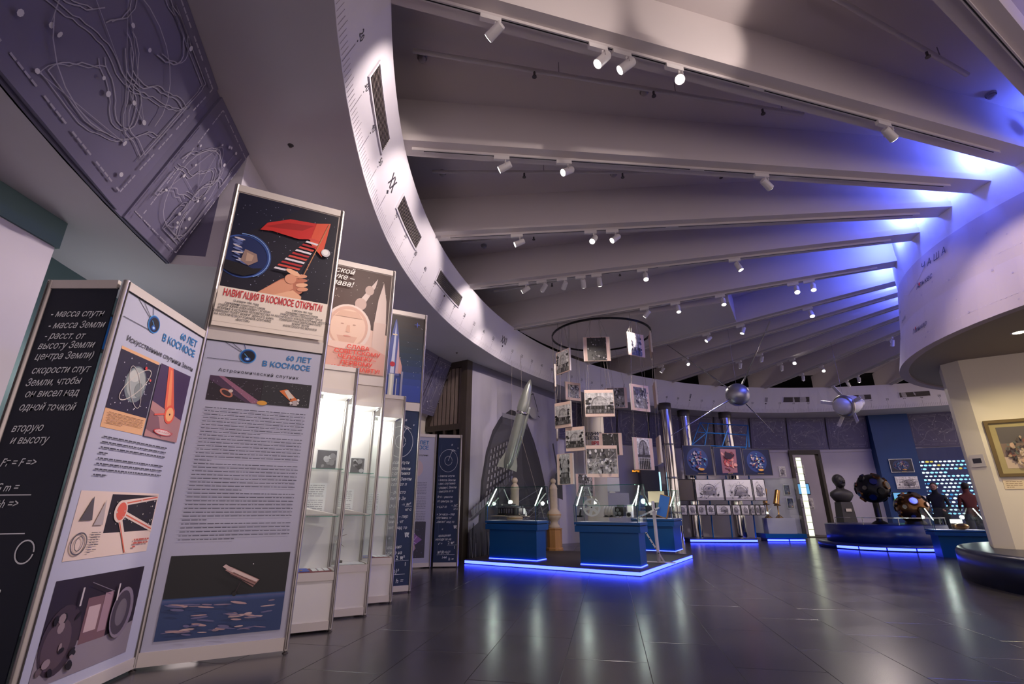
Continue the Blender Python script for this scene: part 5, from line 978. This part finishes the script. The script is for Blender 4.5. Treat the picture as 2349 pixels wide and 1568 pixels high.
def projector_ball(label, c, R, m, seed, z0):
    t = thing('star_projector', label, 'projector', (c.x, c.y, z0)); zc = c.z - z0
    MB().sphere((0, 0, zc), R, 20).build('globe', m, t); rs = random.Random(seed)
    if zc > R + .1: MB().lathe([(.22, 0), (.18, .04), (.08, .1), (.08, zc - R * .9)], 14).build('column', 'black_metal', t)
    else: MB().lathe([(.26, 0), (.24, .06), (.2, .10)], 16).build('cradle', 'black_metal', t)
    n = 0
    for i in range(26):
        ph = PI * (3 - 5 ** .5) * i; y = 1 - 2 * (i + .5) / 26; r = math.sqrt(1 - y * y); d = Vector((math.cos(ph) * r, math.sin(ph) * r, y))
        if d.z < -.75: continue
        rr = rs.choice((.075, .10, .12)); p = Vector((0, 0, zc)) + d * (R * .93)
        ln = MB().cyl(p, p + d * (R * .16), rr, rr * .92, n=16).build('lens_barrel', rs.choice(('bronze', 'black_metal', 'bronze')), t); MB().cyl(p + d * (R * .162), p + d * (R * .175), rr * .75, n=16).build('lens', rs.choice(('chrome', 'blue_dark', 'black_metal')), ln)
projector_ball('black star projector globe studded with lenses, raised on a column', gd(2001, 1120, 14.2), .40, 'black_metal', 3, .641)
projector_ball('bronze star projector globe lying low on the round podium', gd(2092, 1163, 13.8), .38, 'bronze', 5, .641)
# prints and monitor before the blue pilaster
for k, (az, z0, w_, h_, lb) in enumerate(((72.5, 2.35, .75, .5, 'wide bright print at the top of the blue pilaster'), (72.3, 1.75, .72, .45, 'grey print below the bright one on the blue pilaster'), (71.6, .9, .6, .6, 'dark mottled print low on the blue pilaster'))): curved_pic('wall_print', lb, az, 13.40, z0, w_, h_, 'white', 'print', art_sketch if k else art_nebula, 110 + k)
t = curved_pic('green_monitor', 'monitor showing a green picture on the blue pilaster', 73.6, 13.38, 1.02, .52, .62, 'black_metal', 'monitor'); MB().box(-.24, .24, -.006, 0, .03, .38).build('display', 'screen_green', t); MB().box(-.24, .24, -.006, 0, .38, .59).build('display', 'screen_blue', t)
# slide wall
p = pol(66.1, 13.62, .80); t = thing('slide_wall', 'dark wall panel of glowing oval slides behind two visitors', 'light wall', p, math.radians(66.1 - 90)); MB().box(-.95, .95, 0, .06, 0, 2.02).build('panel', 'blue_dark', t)
rs = random.Random(12); cells = {}
for m_ in ('cell_cyan', 'cell_white', 'cell_blue', 'cell_yellow'):
    cells[m_] = MB().cyl((0, 0, 0), (0, -.012, 0), 1, n=12).mesh('slide', m_)
for r_ in range(15):
    for c_ in range(14):
        x = -.87 + c_ * .134 + (.06 if r_ % 2 else 0); z = .08 + r_ * .132
        v = rs.random()
        if v < .14: continue
        m_ = 'cell_yellow' if (r_ == 14 and c_ in (2, 3)) or v > .985 else ('cell_white' if v < .5 else ('cell_cyan' if v < .88 else 'cell_blue'))
        o = bpy.data.objects.new('slide', cells[m_]); col.objects.link(o); o.parent = t; o.location = (x, 0, z); sx_ = rs.uniform(.042, .058); o.scale = (sx_, 1, sx_ * .62)
# two visitors
def person(label, loc, rz, top, legs, red):
    t = thing('person', label, 'person', loc, rz)
    J = [((0, 0, .95), .16), ((0, .0, 1.15), .15), ((0, .01, 1.38), .17), ((0, .0, 1.50), .075), ((0, -.02, 1.60), .085), ((0, -.02, 1.72), .10)]
    ed = [(i, i + 1) for i in range(5)]
    def chain(root, pts):
        k = root
        for p_, r_ in pts: J.append((p_, r_)); ed.append((k, len(J) - 1)); k = len(J) - 1
    for s in (-1, 1):
        chain(0, [((s * .10, 0, .88), .105), ((s * .11, -.01, .50), .07), ((s * .11, .01, .10), .045), ((s * .12, -.12, .04), .04)])
        chain(2, [((s * .20, 0, 1.40), .075), ((s * .27, .0, 1.12), .052), ((s * .20, -.20, 1.02), .042), ((s * .17, -.28, 1.04), .035)])
    me = bpy.data.meshes.new('body'); me.from_pydata([j[0] for j in J], ed, []); o = bpy.data.objects.new('body', me); col.objects.link(o); o.parent = t
    sk = o.modifiers.new('skin', 'SKIN'); sk.use_smooth_shade = True
    for i, j in enumerate(J): me.skin_vertices[0].data[i].radius = (j[1], j[1] * .85)
    me.skin_vertices[0].data[0].use_root = True; ss = o.modifiers.new('sub', 'SUBSURF'); ss.levels = 2; ss.render_levels = 2; me.materials.append(M[top])
    MB().sphere((0, -.025, 1.69), .098, 14, (.82, .95, 1.18)).build('face', 'skin', t); MB().sphere((0, .015, 1.73), .108, 12, (.9, .95, 1.0)).build('hair', 'hair', t)
    for s in (-1, 1):
        MB().sphere((s * .035, -.112, 1.70), .012, 6).build('eye', 'black', t); MB().sphere((s * .088, -.01, 1.69), .022, 6, (.4, .8, 1.2)).build('ear', 'skin', t)
        for q in range(5): MB().cyl((s * (.17 - .02 + q * .012), -.29, 1.04 - q * .012), (s * (.15 - .02 + q * .012), -.36 + .012 * abs(q - 2), 1.02 - q * .012), .010, .008, n=6).build('finger', 'skin', t)
        MB().cyl((s * .115, 0, .90), (s * .112, 0, .10), .115, .07, n=14).build('trouser_leg', legs, t); MB().box(s * .12 - .05, s * .12 + .05, -.20, .08, 0, .08).build('shoe', 'black', t)
    MB().cyl((0, -.115, 1.69), (0, -.14, 1.665), .012, .016, n=6).build('nose', 'skin', t); MB().box(-.025, .025, -.118, -.112, 1.635, 1.642).build('mouth', 'cloth_red', t)
    return t
v1 = gy(2142, 1118, 15.9); person('person in dark clothes leaning at the case before the glowing slides', (v1.x, v1.y, 0), math.radians(-50), 'cloth_dark', 'cloth_dark', 0)
v2 = gy(2212, 1112, 15.9); person('person in a dark red top standing before the glowing slides', (v2.x, v2.y, 0), math.radians(160), 'cloth_red', 'jeans', 1)
HPs = HP; HP = 0.0
cr, Lr, zr = display_case('slant glazed blue case at the foot of the drum, before the two visitors', Vector((9.8, 12.1)), Vector((10.75, 11.7)), .6, led=False); cr.scale = (1, 1, .72); zr *= .72
t = inside(cr, 'lightbox', 'bright white light panel inside the slant glazed case by the drum', 'lamp', .45, .30, zr); MB().box(0, .22, 0, .02, .14, .22).build('diffuser', 'led_white', t); MB().box(0, .22, .02, .04, 0, .24).build('holder', 'steel', t)
t = inside(cr, 'mineral_sample', 'brown meteorite lump in the slant glazed case by the drum', 'rock', .6, .2, zr); MB().sphere((0, 0, .07), .09, 9, (1.6, 1, .8)).build('lump', 'bronze', t)
HP = HPs
# ---- painting on the cream wall
nn = Vector((wd_.y, -wd_.x, 0)); W3 = Vector((W0.x, W0.y, 0))
def onwall(px, py):
    d = ray(px, py); o = Vector((0, 0, CAMZ)); k = (W3 - o).dot(nn) / d.dot(nn); p = o + d * k; return (p - W3).xy.dot(wd_), p.z
u0, zt_ = onwall(2253, 966); _, zb_ = onwall(2283, 1094); t = thing('framed_painting', 'painting of figures in a dark gilt frame on the cream wall', 'painting', W3 + Vector((wd_.x, wd_.y, 0)) * u0 + Vector((0, 0, zb_)), math.atan2(wd_.y, wd_.x)); w_, h_ = 1.05, zt_ - zb_
for a in ((0, w_, 0, .05), (0, w_, h_ - .05, h_)): MB().box(a[0], a[1], -.05, -.002, a[2], a[3]).build('frame', 'frame_wood', t)
for x in (0, w_ - .05): MB().box(x, x + .05, -.05, -.002, .05, h_ - .05).build('frame', 'frame_wood', t)
MB().box(.05, w_ - .05, -.02, -.002, .05, h_ - .05).build('mount', 'passe', t); A = Art(-.022, .0008); rs = random.Random(2); x0, x1, z0, z1 = .13, w_ - .13, .13, h_ - .12; A.rect(x0, x1, z0, z1, (126, 104, 92)); A.rect(x0, x1, z0 + (z1 - z0) * .6, z1, (92, 84, 82)); A.poly([(x0, z0), (x1, z0), (x1, z0 + .12), (x0, z0 + .18)], (196, 172, 150))
for _ in range(110): A.ell(rs.uniform(x0 + .05, x1 - .05), rs.uniform(z0 + .06, z1 - .16), rs.uniform(.008, .03), rs.uniform(.015, .05), rs.choice([(126, 78, 66), (190, 156, 130), (64, 58, 58), (166, 142, 116), (100, 104, 96), (204, 184, 162), (84, 70, 64)]), 9, rs.uniform(-.4, .4))
A.build('canvas', 'print', t)
ul, zl_ = onwall(2298, 1097); t = thing('caption_card', 'small tan caption card under the framed painting', 'label', W3 + Vector((wd_.x, wd_.y, 0)) * ul + Vector((0, 0, onwall(2298, 1122)[1])), math.atan2(wd_.y, wd_.x)); MB().box(0, .26, -.01, -.002, 0, .15).build('card', 'paper', t); A = Art(-.011, .0004); A.words(.03, .22, .12, 4, .028, .008, (120, 90, 60)); A.build('printing', 'print', t)
sd_ = (W0 - S0); ps = S0.lerp(W0, .5); dl_ = Vector((sd_.y, -sd_.x)).normalized(); t = thing('wall_notice', 'grey notice with a dark emblem on the narrow side of the cream wall', 'sign', (ps.x - .004 * 1, ps.y, 1.72), math.atan2(sd_.y, sd_.x)); MB().box(-.11, .11, -.012, -.003, 0, .2).build('plate', 'alu_rail', t); MB().box(-.07, .06, -.014, -.012, .06, .14).build('emblem', 'ink_dark', t)
# downlight under the drum
p = gz(2338, 762, 3.53); t = thing('downlight', 'bright recessed downlight in the soffit under the drum', 'lamp', p); MB().lathe([(.075, -.002), (.10, -.006), (.10, .0)], 20).build('trim_ring', 'track', t); MB().lathe([(.001, -.003), (.075, -.003)], 20).build('lens', 'downlight', t); lo_ = lamp('SPOT', 170, (1, .84, .46), t, (0, 0, -.02), spot_size=2.6, spot_blend=.6, shadow_soft_size=.06); lo_.rotation_euler = (0, 0, 0)
# ---- advertising column, sign, light tubes behind the mobile
p = gy(1362, 985, 16.6); t = thing('poster_column', 'cream column printed with black and red words behind the hanging photographs', 'column', (p.x, p.y, 0)); MB().lathe([(.34, 0), (.34, ZS - .01)], 26).build('shaft', 'cream', t)
for k, (z, s, m_) in enumerate(((3.36, 'МЕХАНИКА', 'ink_dark'), (3.22, 'ЗВЁЗДЫ', 'ink_dark'), (3.05, 'ВРЕМЯ', 'ink_red'), (2.86, 'КАЛЕНДАРЬ', 'ink_red'), (2.70, 'ГОД', 'ink_dark'), (2.52, 'СОЛНЦЕ', 'ink_dark'))): 
    for q, ch in enumerate(s):
        a = math.radians(-90 - (len(s) - 1) * 7 + q * 14 + (10 if m_ == 'ink_red' else -16)); o = text(ch, .15, t, .345 * math.cos(a), z, .345 * math.sin(a), m_, 'CENTER', bold=.02); o.rotation_euler = (0, 0, a + PI / 2)
p = gy(1459, 1080, 18.2); t = thing('exit_sign', 'small black sign with amber lettering on the far wall', 'sign', p); MB().box(-.13, .13, 0, .05, -.05, .05).build('housing', 'black', t); text('ВЫХОД', .075, t, 0, -.027, -.003, 'amber', 'CENTER', bold=.03)
MB().cyl((0, .03, .05), (0, .03, ZS - p.z), .008, n=6).build('hanger', 'steel', t)
for k, (px, y0_, y1_, lb) in enumerate(((1346, 1092, 1140, 'short vertical cyan light tube behind the hanging photographs'), (1516, 1082, 1160, 'long vertical cyan light tube beside the first steel duct'))):
    a, b_ = gy(px, y0_, 17.0), gy(px + 4, y1_, 17.0); t = thing('light_tube', lb, 'lamp', (b_.x, b_.y, 0)); MB().cyl((0, 0, b_.z), (0, 0, a.z), .025, n=8).build('tube', 'tube_cyan', t); MB().cyl((0, 0, 0), (0, 0, b_.z), .015, n=8).build('stem', 'steel', t); MB().cyl((0, 0, 0), (0, 0, .02), .1, n=14).build('foot', 'steel', t)
t = thing('dark_cabinet', 'tall dark grey cabinet left of the steel ducts', 'cabinet', (gy(1494, 1120, 18.0).x, 18.0, 0)); MB().box(-.32, .32, 0, .4, .04, 2.5).build('body', 'wall_dark', t); MB().box(-.30, .30, -.01, 0, .08, 2.46).build('door', 'wall_dark', t); MB().box(-.3, .3, .02, .38, 0, .04).build('foot', 'black', t)
t = thing('white_cabinet', 'white cabinet with a tilted top behind the film reel case', 'cabinet', (gy(1405, 1130, 17.2).x, 17.2, 0)); MB().box(-.55, .55, 0, .4, .05, 1.55).build('body', 'wall_grey', t); MB().box(-.2, .25, -.03, 0, 1.6, 2.05).build('tilted_screen', 'white', t); MB().box(-.1, .1, 0, .1, 1.55, 1.62).build('hinge', 'steel', t); MB().box(-.5, .5, .03, .38, 0, .05).build('foot', 'black', t)
# ---- hanging satellites
c = gd(1692, 905, 12.4); t = thing('satellite_replica', 'polished sphere satellite with four long whip antennas hanging in the air', 'satellite', c); MB().sphere((0, 0, 0), .29, 28).build('sphere', 'sputnik', t); MB().lathe([(.291, -.012), (.294, -.006), (.294, .006), (.291, .012)], 36, T=Matrix.Rotation(1.2, 4, 'X')).build('seam', 'steel', t)
for e in (gd(1540, 998, 11.5), gd(1775, 992, 13.5), gd(1530, 790, 13.5), gd(1767, 735, 12.0)):
    d = (e - c); MB().cyl(d.normalized() * .26, d.normalized() * .9, .022, .018, n=8).cyl(d.normalized() * .9, d, .016, .008, n=8).build('antenna', 'steel', t)
MB().cyl((0, 0, .28), (0, 0, ZC - c.z), .004, n=6).build('wire', 'wire', t)
c = gd(1938, 930, 13.0); t = thing('probe_replica', 'silver space probe model with paddle antennas hanging at the right', 'satellite', c); axd = (gd(2010, 915, 13.6) - c).normalized(); T = axd.to_track_quat('Z', 'Y').to_matrix().to_4x4()
MB().lathe([(.001, -.30), (.10, -.29), (.18, -.24), (.22, -.16), (.23, -.08), (.25, -.06), (.26, -.02), (.25, .02), (.25, .04), (.25, .30), (.20, .46), (.12, .60), (.10, .72), (.05, .76), (.001, .77)], 24, T=T).build('body', 'satellite', t); MB().lathe([(.26, -.10), (.29, -.06), (.29, -.02), (.26, .02)], 28, T=T).build('collar', 'alu', t)
for k, an in enumerate((.4, 1.6, 2.9, 4.1, 5.2)):
    T2 = T @ Matrix.Rotation(an, 4, 'Z'); p0, p1 = T2 @ Vector((.3, 0, -.02)), T2 @ Vector((.56, 0, -.14 - .1 * (k % 2))); MB().bar(p0, p1, .09, .012, axd).build('paddle', 'satellite', t)
for s in (-1, 1):
    pts = [T @ Vector((s * (.26 + .12 * math.sin(a)), .05, .16 + .10 * math.cos(a))) for a in [PI * 2 * i / 12 for i in range(13)]]; MB().tube(pts, .012).build('loop_antenna', 'satellite', t)
for k in range(10): a = k * 2 * PI / 10; p0 = T @ Vector((.24 * math.cos(a), .24 * math.sin(a), .06)); p1 = T @ Vector((.2 * math.cos(a), .2 * math.sin(a), .44)); MB().cyl(p0, p1, .012, n=6).build('rib', 'alu', t)
MB().cyl((0, 0, .2), (0, 0, ZC - c.z), .004, n=6).build('wire', 'wire', t)
# ================================================================== ceiling fittings
for k, (a0, a1, t0_, t1_, lb) in enumerate(((192.4, 187.6, .44, .66, 'long ventilation grille on the fascia at the top of the picture'), (182.6, 177.5, .42, .66, 'second ventilation grille down the curved fascia'), (172.2, 166.4, .42, .66, 'third ventilation grille down the curved fascia, above the rocket poster'), (91.5, 86.9, .42, .62, 'distant ventilation grille left of the hanging probe'), (81.2, 77.0, .42, .62, 'distant ventilation grille behind the hanging probe'), (72.7, 68.3, .42, .62, 'distant ventilation grille at the right end of the fascia'))):
    am = (a0 + a1) / 2; p = fpos(am, t0_, .0); t = thing('ventilation_grille', lb, 'grille', p, 0, 'grilles in the curved fascia')
    def quadbar(A0, A1, T0, T1, o0, o1):
        n = 5; mb = MB()
        for i in range(n):
            b0, b1 = A0 + (A1 - A0) * i / n, A0 + (A1 - A0) * (i + 1) / n
            vs = [fpos(b0, T0, o0) - p, fpos(b1, T0, o0) - p, fpos(b1, T1, o0) - p, fpos(b0, T1, o0) - p, fpos(b0, T0, o1) - p, fpos(b1, T0, o1) - p, fpos(b1, T1, o1) - p, fpos(b0, T1, o1) - p]
            mb.add(vs, [(4, 5, 6, 7), (0, 1, 5, 4), (3, 7, 6, 2)] + ([(0, 4, 7, 3)] if i == 0 else []) + ([(1, 2, 6, 5)] if i == n - 1 else []))
        return mb
    quadbar(a0, a1, t0_, t1_, .002, .004).build('backing', 'grille_dark', t); dT = .022; da = .12 * (1 if a0 > a1 else -1)
    for A0, A1, T0, T1 in ((a0 + da, a1 - da, t0_ - dT, t0_), (a0 + da, a1 - da, t1_, t1_ + dT), (a0 + da, a0, t0_, t1_), (a1, a1 - da, t0_, t1_)): quadbar(A0, A1, T0, T1, .001, .02).build('frame', 'fascia', t)
    ns = 8
    for i in range(ns): s0 = t0_ + (t1_ - t0_) * (i + .3) / ns; quadbar(a0, a1, s0, s0 + (t1_ - t0_) * .32 / ns, .004, .016).build('slat', 'grille', t)
# tracks along the beams
bnames = ['beam at the top right corner', 'nearest full beam', 'second beam', 'third beam', 'fourth beam', 'fifth beam', 'sixth beam', 'seventh beam', 'eighth beam', 'ninth beam', 'tenth beam', 'eleventh beam', 'twelfth beam', 'thirteenth beam']
ZT = ZB - .036
for k, (p, q, d, nrm) in enumerate(beam_lines[:13]):
    L = (q - p).length; t = thing('light_track', f'white lighting track under the {bnames[k]} counted from the camera', 'light track', (*(p + d * .12), ZB), math.atan2(d.y, d.x), 'lighting tracks under the beams')
    L2 = L - .55; MB().box(0, L2, -.020, .020, -.034, 0).build('channel', 'track', t)
    n = max(2, int(L2 / 3))
    for s in range(n): MB().box(L2 * s / n + .10, L2 * (s + 1) / n - .10, -.006, .006, -.0355, -.0338).build('slot', 'black', t)
    MB().box(-.05, .10, -.026, .026, -.04, 0).build('end_feed', 'track', t)
spot_count = {}
def spot(bi, px, py, target, power=90, on=True, bright='lamp_soft', size=52):
    p, q, d, nrm = beam_lines[bi]; s = py if px is None else (gz(px, py, 5.25).xy - p).dot(d); b_ = p + d * s
    i = spot_count.get(bi, 0); spot_count[bi] = i + 1
    t = thing('track_spotlight', f'white track spotlight, {ORD[i]} from the left on the {bnames[bi]}', 'spotlight', (*b_, ZT), math.atan2(d.y, d.x), 'spotlights on the lighting tracks')
    MB().box(-.10, .10, -.022, .022, -.052, .0).build('adapter', 'spot_white', t); MB().cyl((.05, 0, -.052), (.05, 0, -.10), .012, n=8).build('stem', 'spot_white', t)
    hc = Vector((*b_, ZT - .17)) + Vector((d.x * .05, d.y * .05, 0)); dr_ = (Vector(target) - hc).normalized(); Ri = Matrix.Rotation(-t.rotation_euler.z, 4, 'Z'); dl = Ri @ dr_
    c = Vector((.05, 0, -.155)); a, e = c - dl * .07, c + dl * .09
    hd = MB().cyl(a, e, .046, .050, n=18).build('head', 'spot_white', t); MB().cyl(e, e + dl * .004, .043, n=18).build('lens', bright if on else 'black', hd); MB().cyl(a - dl * .012, a, .038, .044, n=14).build('heat_sink', 'spot_white', hd)
    MB().bar(c + Vector((0, -.055, .06)), c + Vector((0, -.055, 0)), .014, .006).bar(c + Vector((0, .055, .06)), c + Vector((0, .055, 0)), .014, .006).bar(c + Vector((0, -.055, .06)), c + Vector((0, .055, .06)), .014, .006).build('yoke', 'spot_white', t)
    if on:
        l = lamp('SPOT', power * 1.5, (1, .86, .78), t, e + dl * .03, spot_size=math.radians(size), spot_blend=.55, shadow_soft_size=.04); l.rotation_euler = aim(dl)
PW = 1.0
S = [(0, None, 2.4, (.4, 3.3, 5.75), 45), (0, None, 4.2, (2.0, 3.7, 5.8), 45), (1, 1123, 75, (-1.6, 4.4, 4.6), 60, True, 'lamp_soft', 84), (1, 1375, 130, (-2.4, 3.6, 1.5), 170), (1, 1433, 140, (-1.9, 4.3, 3.1), 170), (1, 1557, 170, (.25, .3, 1.0), 60, True, 'lamp_white'), (1, 2035, 305, (6.75, 5.6, 3.5), 170),
     (2, 1150, 388, (-1.6, 5.6, 4.6), 60, True, 'lamp_soft', 84), (2, 1293, 397, (-1.9, 4.3, 3.4), 170), (2, 1748, 425, (6.75, 7.4, 3.45), 80),
     (3, 1186, 560, (-1.55, 7.2, 4.5), 60, True, 'lamp_soft', 84), (3, 1355, 553, (-1.5, 4.0, .3), 170), (3, 1405, 550, (-1.6, 6.2, 2.5), 140),
     (4, 1205, 672, (-1.1, 9.6, 4.6), 60, True, 'lamp_soft', 84), (4, 1248, 672, (-1.2, 12.0, 3.2), 120), (4, 1292, 662, (.2, 12.4, 3.6), 100), (4, 1335, 660, (1.9, 10.8, 3.3), 110), (4, 1371, 655, (2.3, 10.8, 2.6), 110), (4, 1475, 637, (2.0, 6.0, 0), 110), (4, 1688, 610, (6.0, 7.2, 0), 60),
     (5, 1485, 730, (1.0, 12.5, 3.0), 110), (5, 1553, 715, (3.4, 8.6, 0), 70), (5, 1655, 700, (4.0, 8.0, 0), 90), (5, 1820, 675, (4.2, 6.5, 0), 110, True, 'lamp_white'), (5, 1857, 668, (4.6, 7.0, 0), 90),
     (6, 1620, 778, (2.4, 12.2, 3.0), 90), (6, 1705, 762, (3.5, 11.5, .5), 90), (6, 1857, 722, (6.2, 8.0, 0), 90, True, 'lamp_white'),
     (7, 1520, 850, (3.0, 16.5, 2.5), 110), (7, 1580, 835, (5.4, 12.0, 3.0), 90), (8, 1700, 840, (7.3, 17.4, 2.0), 160), (8, 1752, 825, (7.6, 17.4, 1.5), 150), (9, 1795, 845, (9.4, 18.0, 1.2), 130), (9, 1824, 835, (2.0, 1.0, 1.0), 40, True, 'lamp_white'), (10, 1852, 868, (11.3, 19.0, 1.4), 90, True, 'lamp_white'), (10, 1890, 850, (9.0, 12.9, 3.66), 150), (10, 2048, 788, (10.8, 14.8, 1.2), 60, False), (11, 1955, 872, (13.0, 18.6, 1.4), 90, True, 'lamp_white'), (11, 2048, 880, (14.6, 18.0, 2.2), 60)]
for s in S: spot(*s)
# sprinkler pipes, nozzles and smoke detectors in the bays
mids = [(0, 1), (1, 2), (2, 3), (3, 4), (4, 5)]
for k, (i, j) in enumerate(mids):
    p = (beam_lines[i][0] + beam_lines[j][0]) / 2; q = (beam_lines[i][1] + beam_lines[j][1]) / 2; d = (q - p).normalized(); nr = Vector((-d.y, d.x))
    o_ = p + d * .1; t = thing('sprinkler_pipe', f'thin white sprinkler pipe in the {ORD[k]} ceiling bay from the camera', 'pipe', (*o_, ZC - .19), math.atan2(d.y, d.x), 'sprinkler pipes in the ceiling bays'); L = (q - p).length * (.62 if k else .8)
    MB().cyl((0, 0, 0), (L, 0, 0), .027, n=10).build('pipe', 'track', t)
    for s in range(3):
        x = L * (.28 + .3 * s); nz_ = MB().cyl((x, 0, -.09), (x, 0, -.02), .014, n=8).cyl((x, 0, -.10), (x, 0, -.09), .028, n=8).build('nozzle', 'alu_dark', t); MB().cyl((x + .3, 0, 0), (x + .3, 0, .19), .005, n=6).build('hanger', 'steel', t)
for k, (px, py) in enumerate(((968, 137), (1478, 214), (2275, 222), (1015, 400), (1408, 402), (1110, 567))):
    p = gz(px, py, ZC - .05); t = thing('smoke_detector', ['round smoke detector beside the fascia in the first bay', 'round smoke detector below the glaring spotlight', 'round smoke detector at the right edge in blue light', 'round smoke detector beside the fascia in the second bay', 'round smoke detector in the middle of the second bay', 'round smoke detector beside the fascia in the third bay'][k], 'smoke detector', (p.x, p.y, ZC), 0, 'smoke detectors on the ceiling')
    MB().lathe([(.06, 0), (.06, -.02), (.055, -.03)], 18).build('base', 'detector', t); MB().lathe([(.045, -.03), (.045, -.055), (.03, -.07), (.001, -.072)], 16).build('head', 'detector', t)
for k, (px, py) in enumerate(((667, 332), (1048, 808))):
    p = gz(px, py, ZS); t = thing('ceiling_sprinkler', ['little sprinkler head in the soffit right of the leaning frieze', 'little sprinkler head in the soffit above the dark doorway'][k], 'sprinkler', p); MB().lathe([(.03, 0), (.03, -.006), (.018, -.01), (.014, -.03), (.001, -.032)], 14).build('body', 'alu_dark', t); MB().lathe([(.035, -.001), (.05, -.004), (.05, 0)], 16).build('rose', 'detector', t)
# blue floodlights on top of the drum, one in every bay
azs = [-math.inf]
bay = [199.5, 189.6, 179.7, 169.4, 158.5, 141.5, 128.3, 118.3, 108.6, 99.2, 89.3, 79.3, 210]
for k, az in enumerate(bay):
    p = pol(az, 4.051, 5.80); a_ = math.radians(az)
    t = thing('blue_floodlight', f'blue floodlight high on the wall above the drum, {["first", "second", "third", "fourth", "fifth", "sixth", "seventh", "eighth", "ninth", "tenth", "eleventh", "twelfth", "hidden nearest"][k]} bay from the camera', 'floodlight', p, a_ - PI / 2, 'blue floodlights above the drum')
    MB().box(-.07, .07, 0, .03, -.03, .03).build('housing', 'spot_white', t); MB().box(-.06, .06, .03, .034, -.022, .022).build('lens', 'led_blue', t)
    lamp('POINT', 62, (.085, .135, 1.0), t, (0, .16, 0), shadow_soft_size=.06)
# added unseen lamp that brightens the alcove behind the panels
p = pol(187, 15.19, 2.15); t = thing('alcove_fill_lamp', 'added lamp brightening the alcove, hidden behind the white panels', 'lamp', p, math.radians(97)); MB().box(-.12, .12, -.06, 0, -.12, .12).build('housing', 'track', t); MB().box(-.10, .10, -.066, -.06, -.10, .10).build('diffuser', 'lamp_soft', t)
lamp('POINT', 9, (.95, 1, 1), t, (0, -.25, .05), shadow_soft_size=.12)
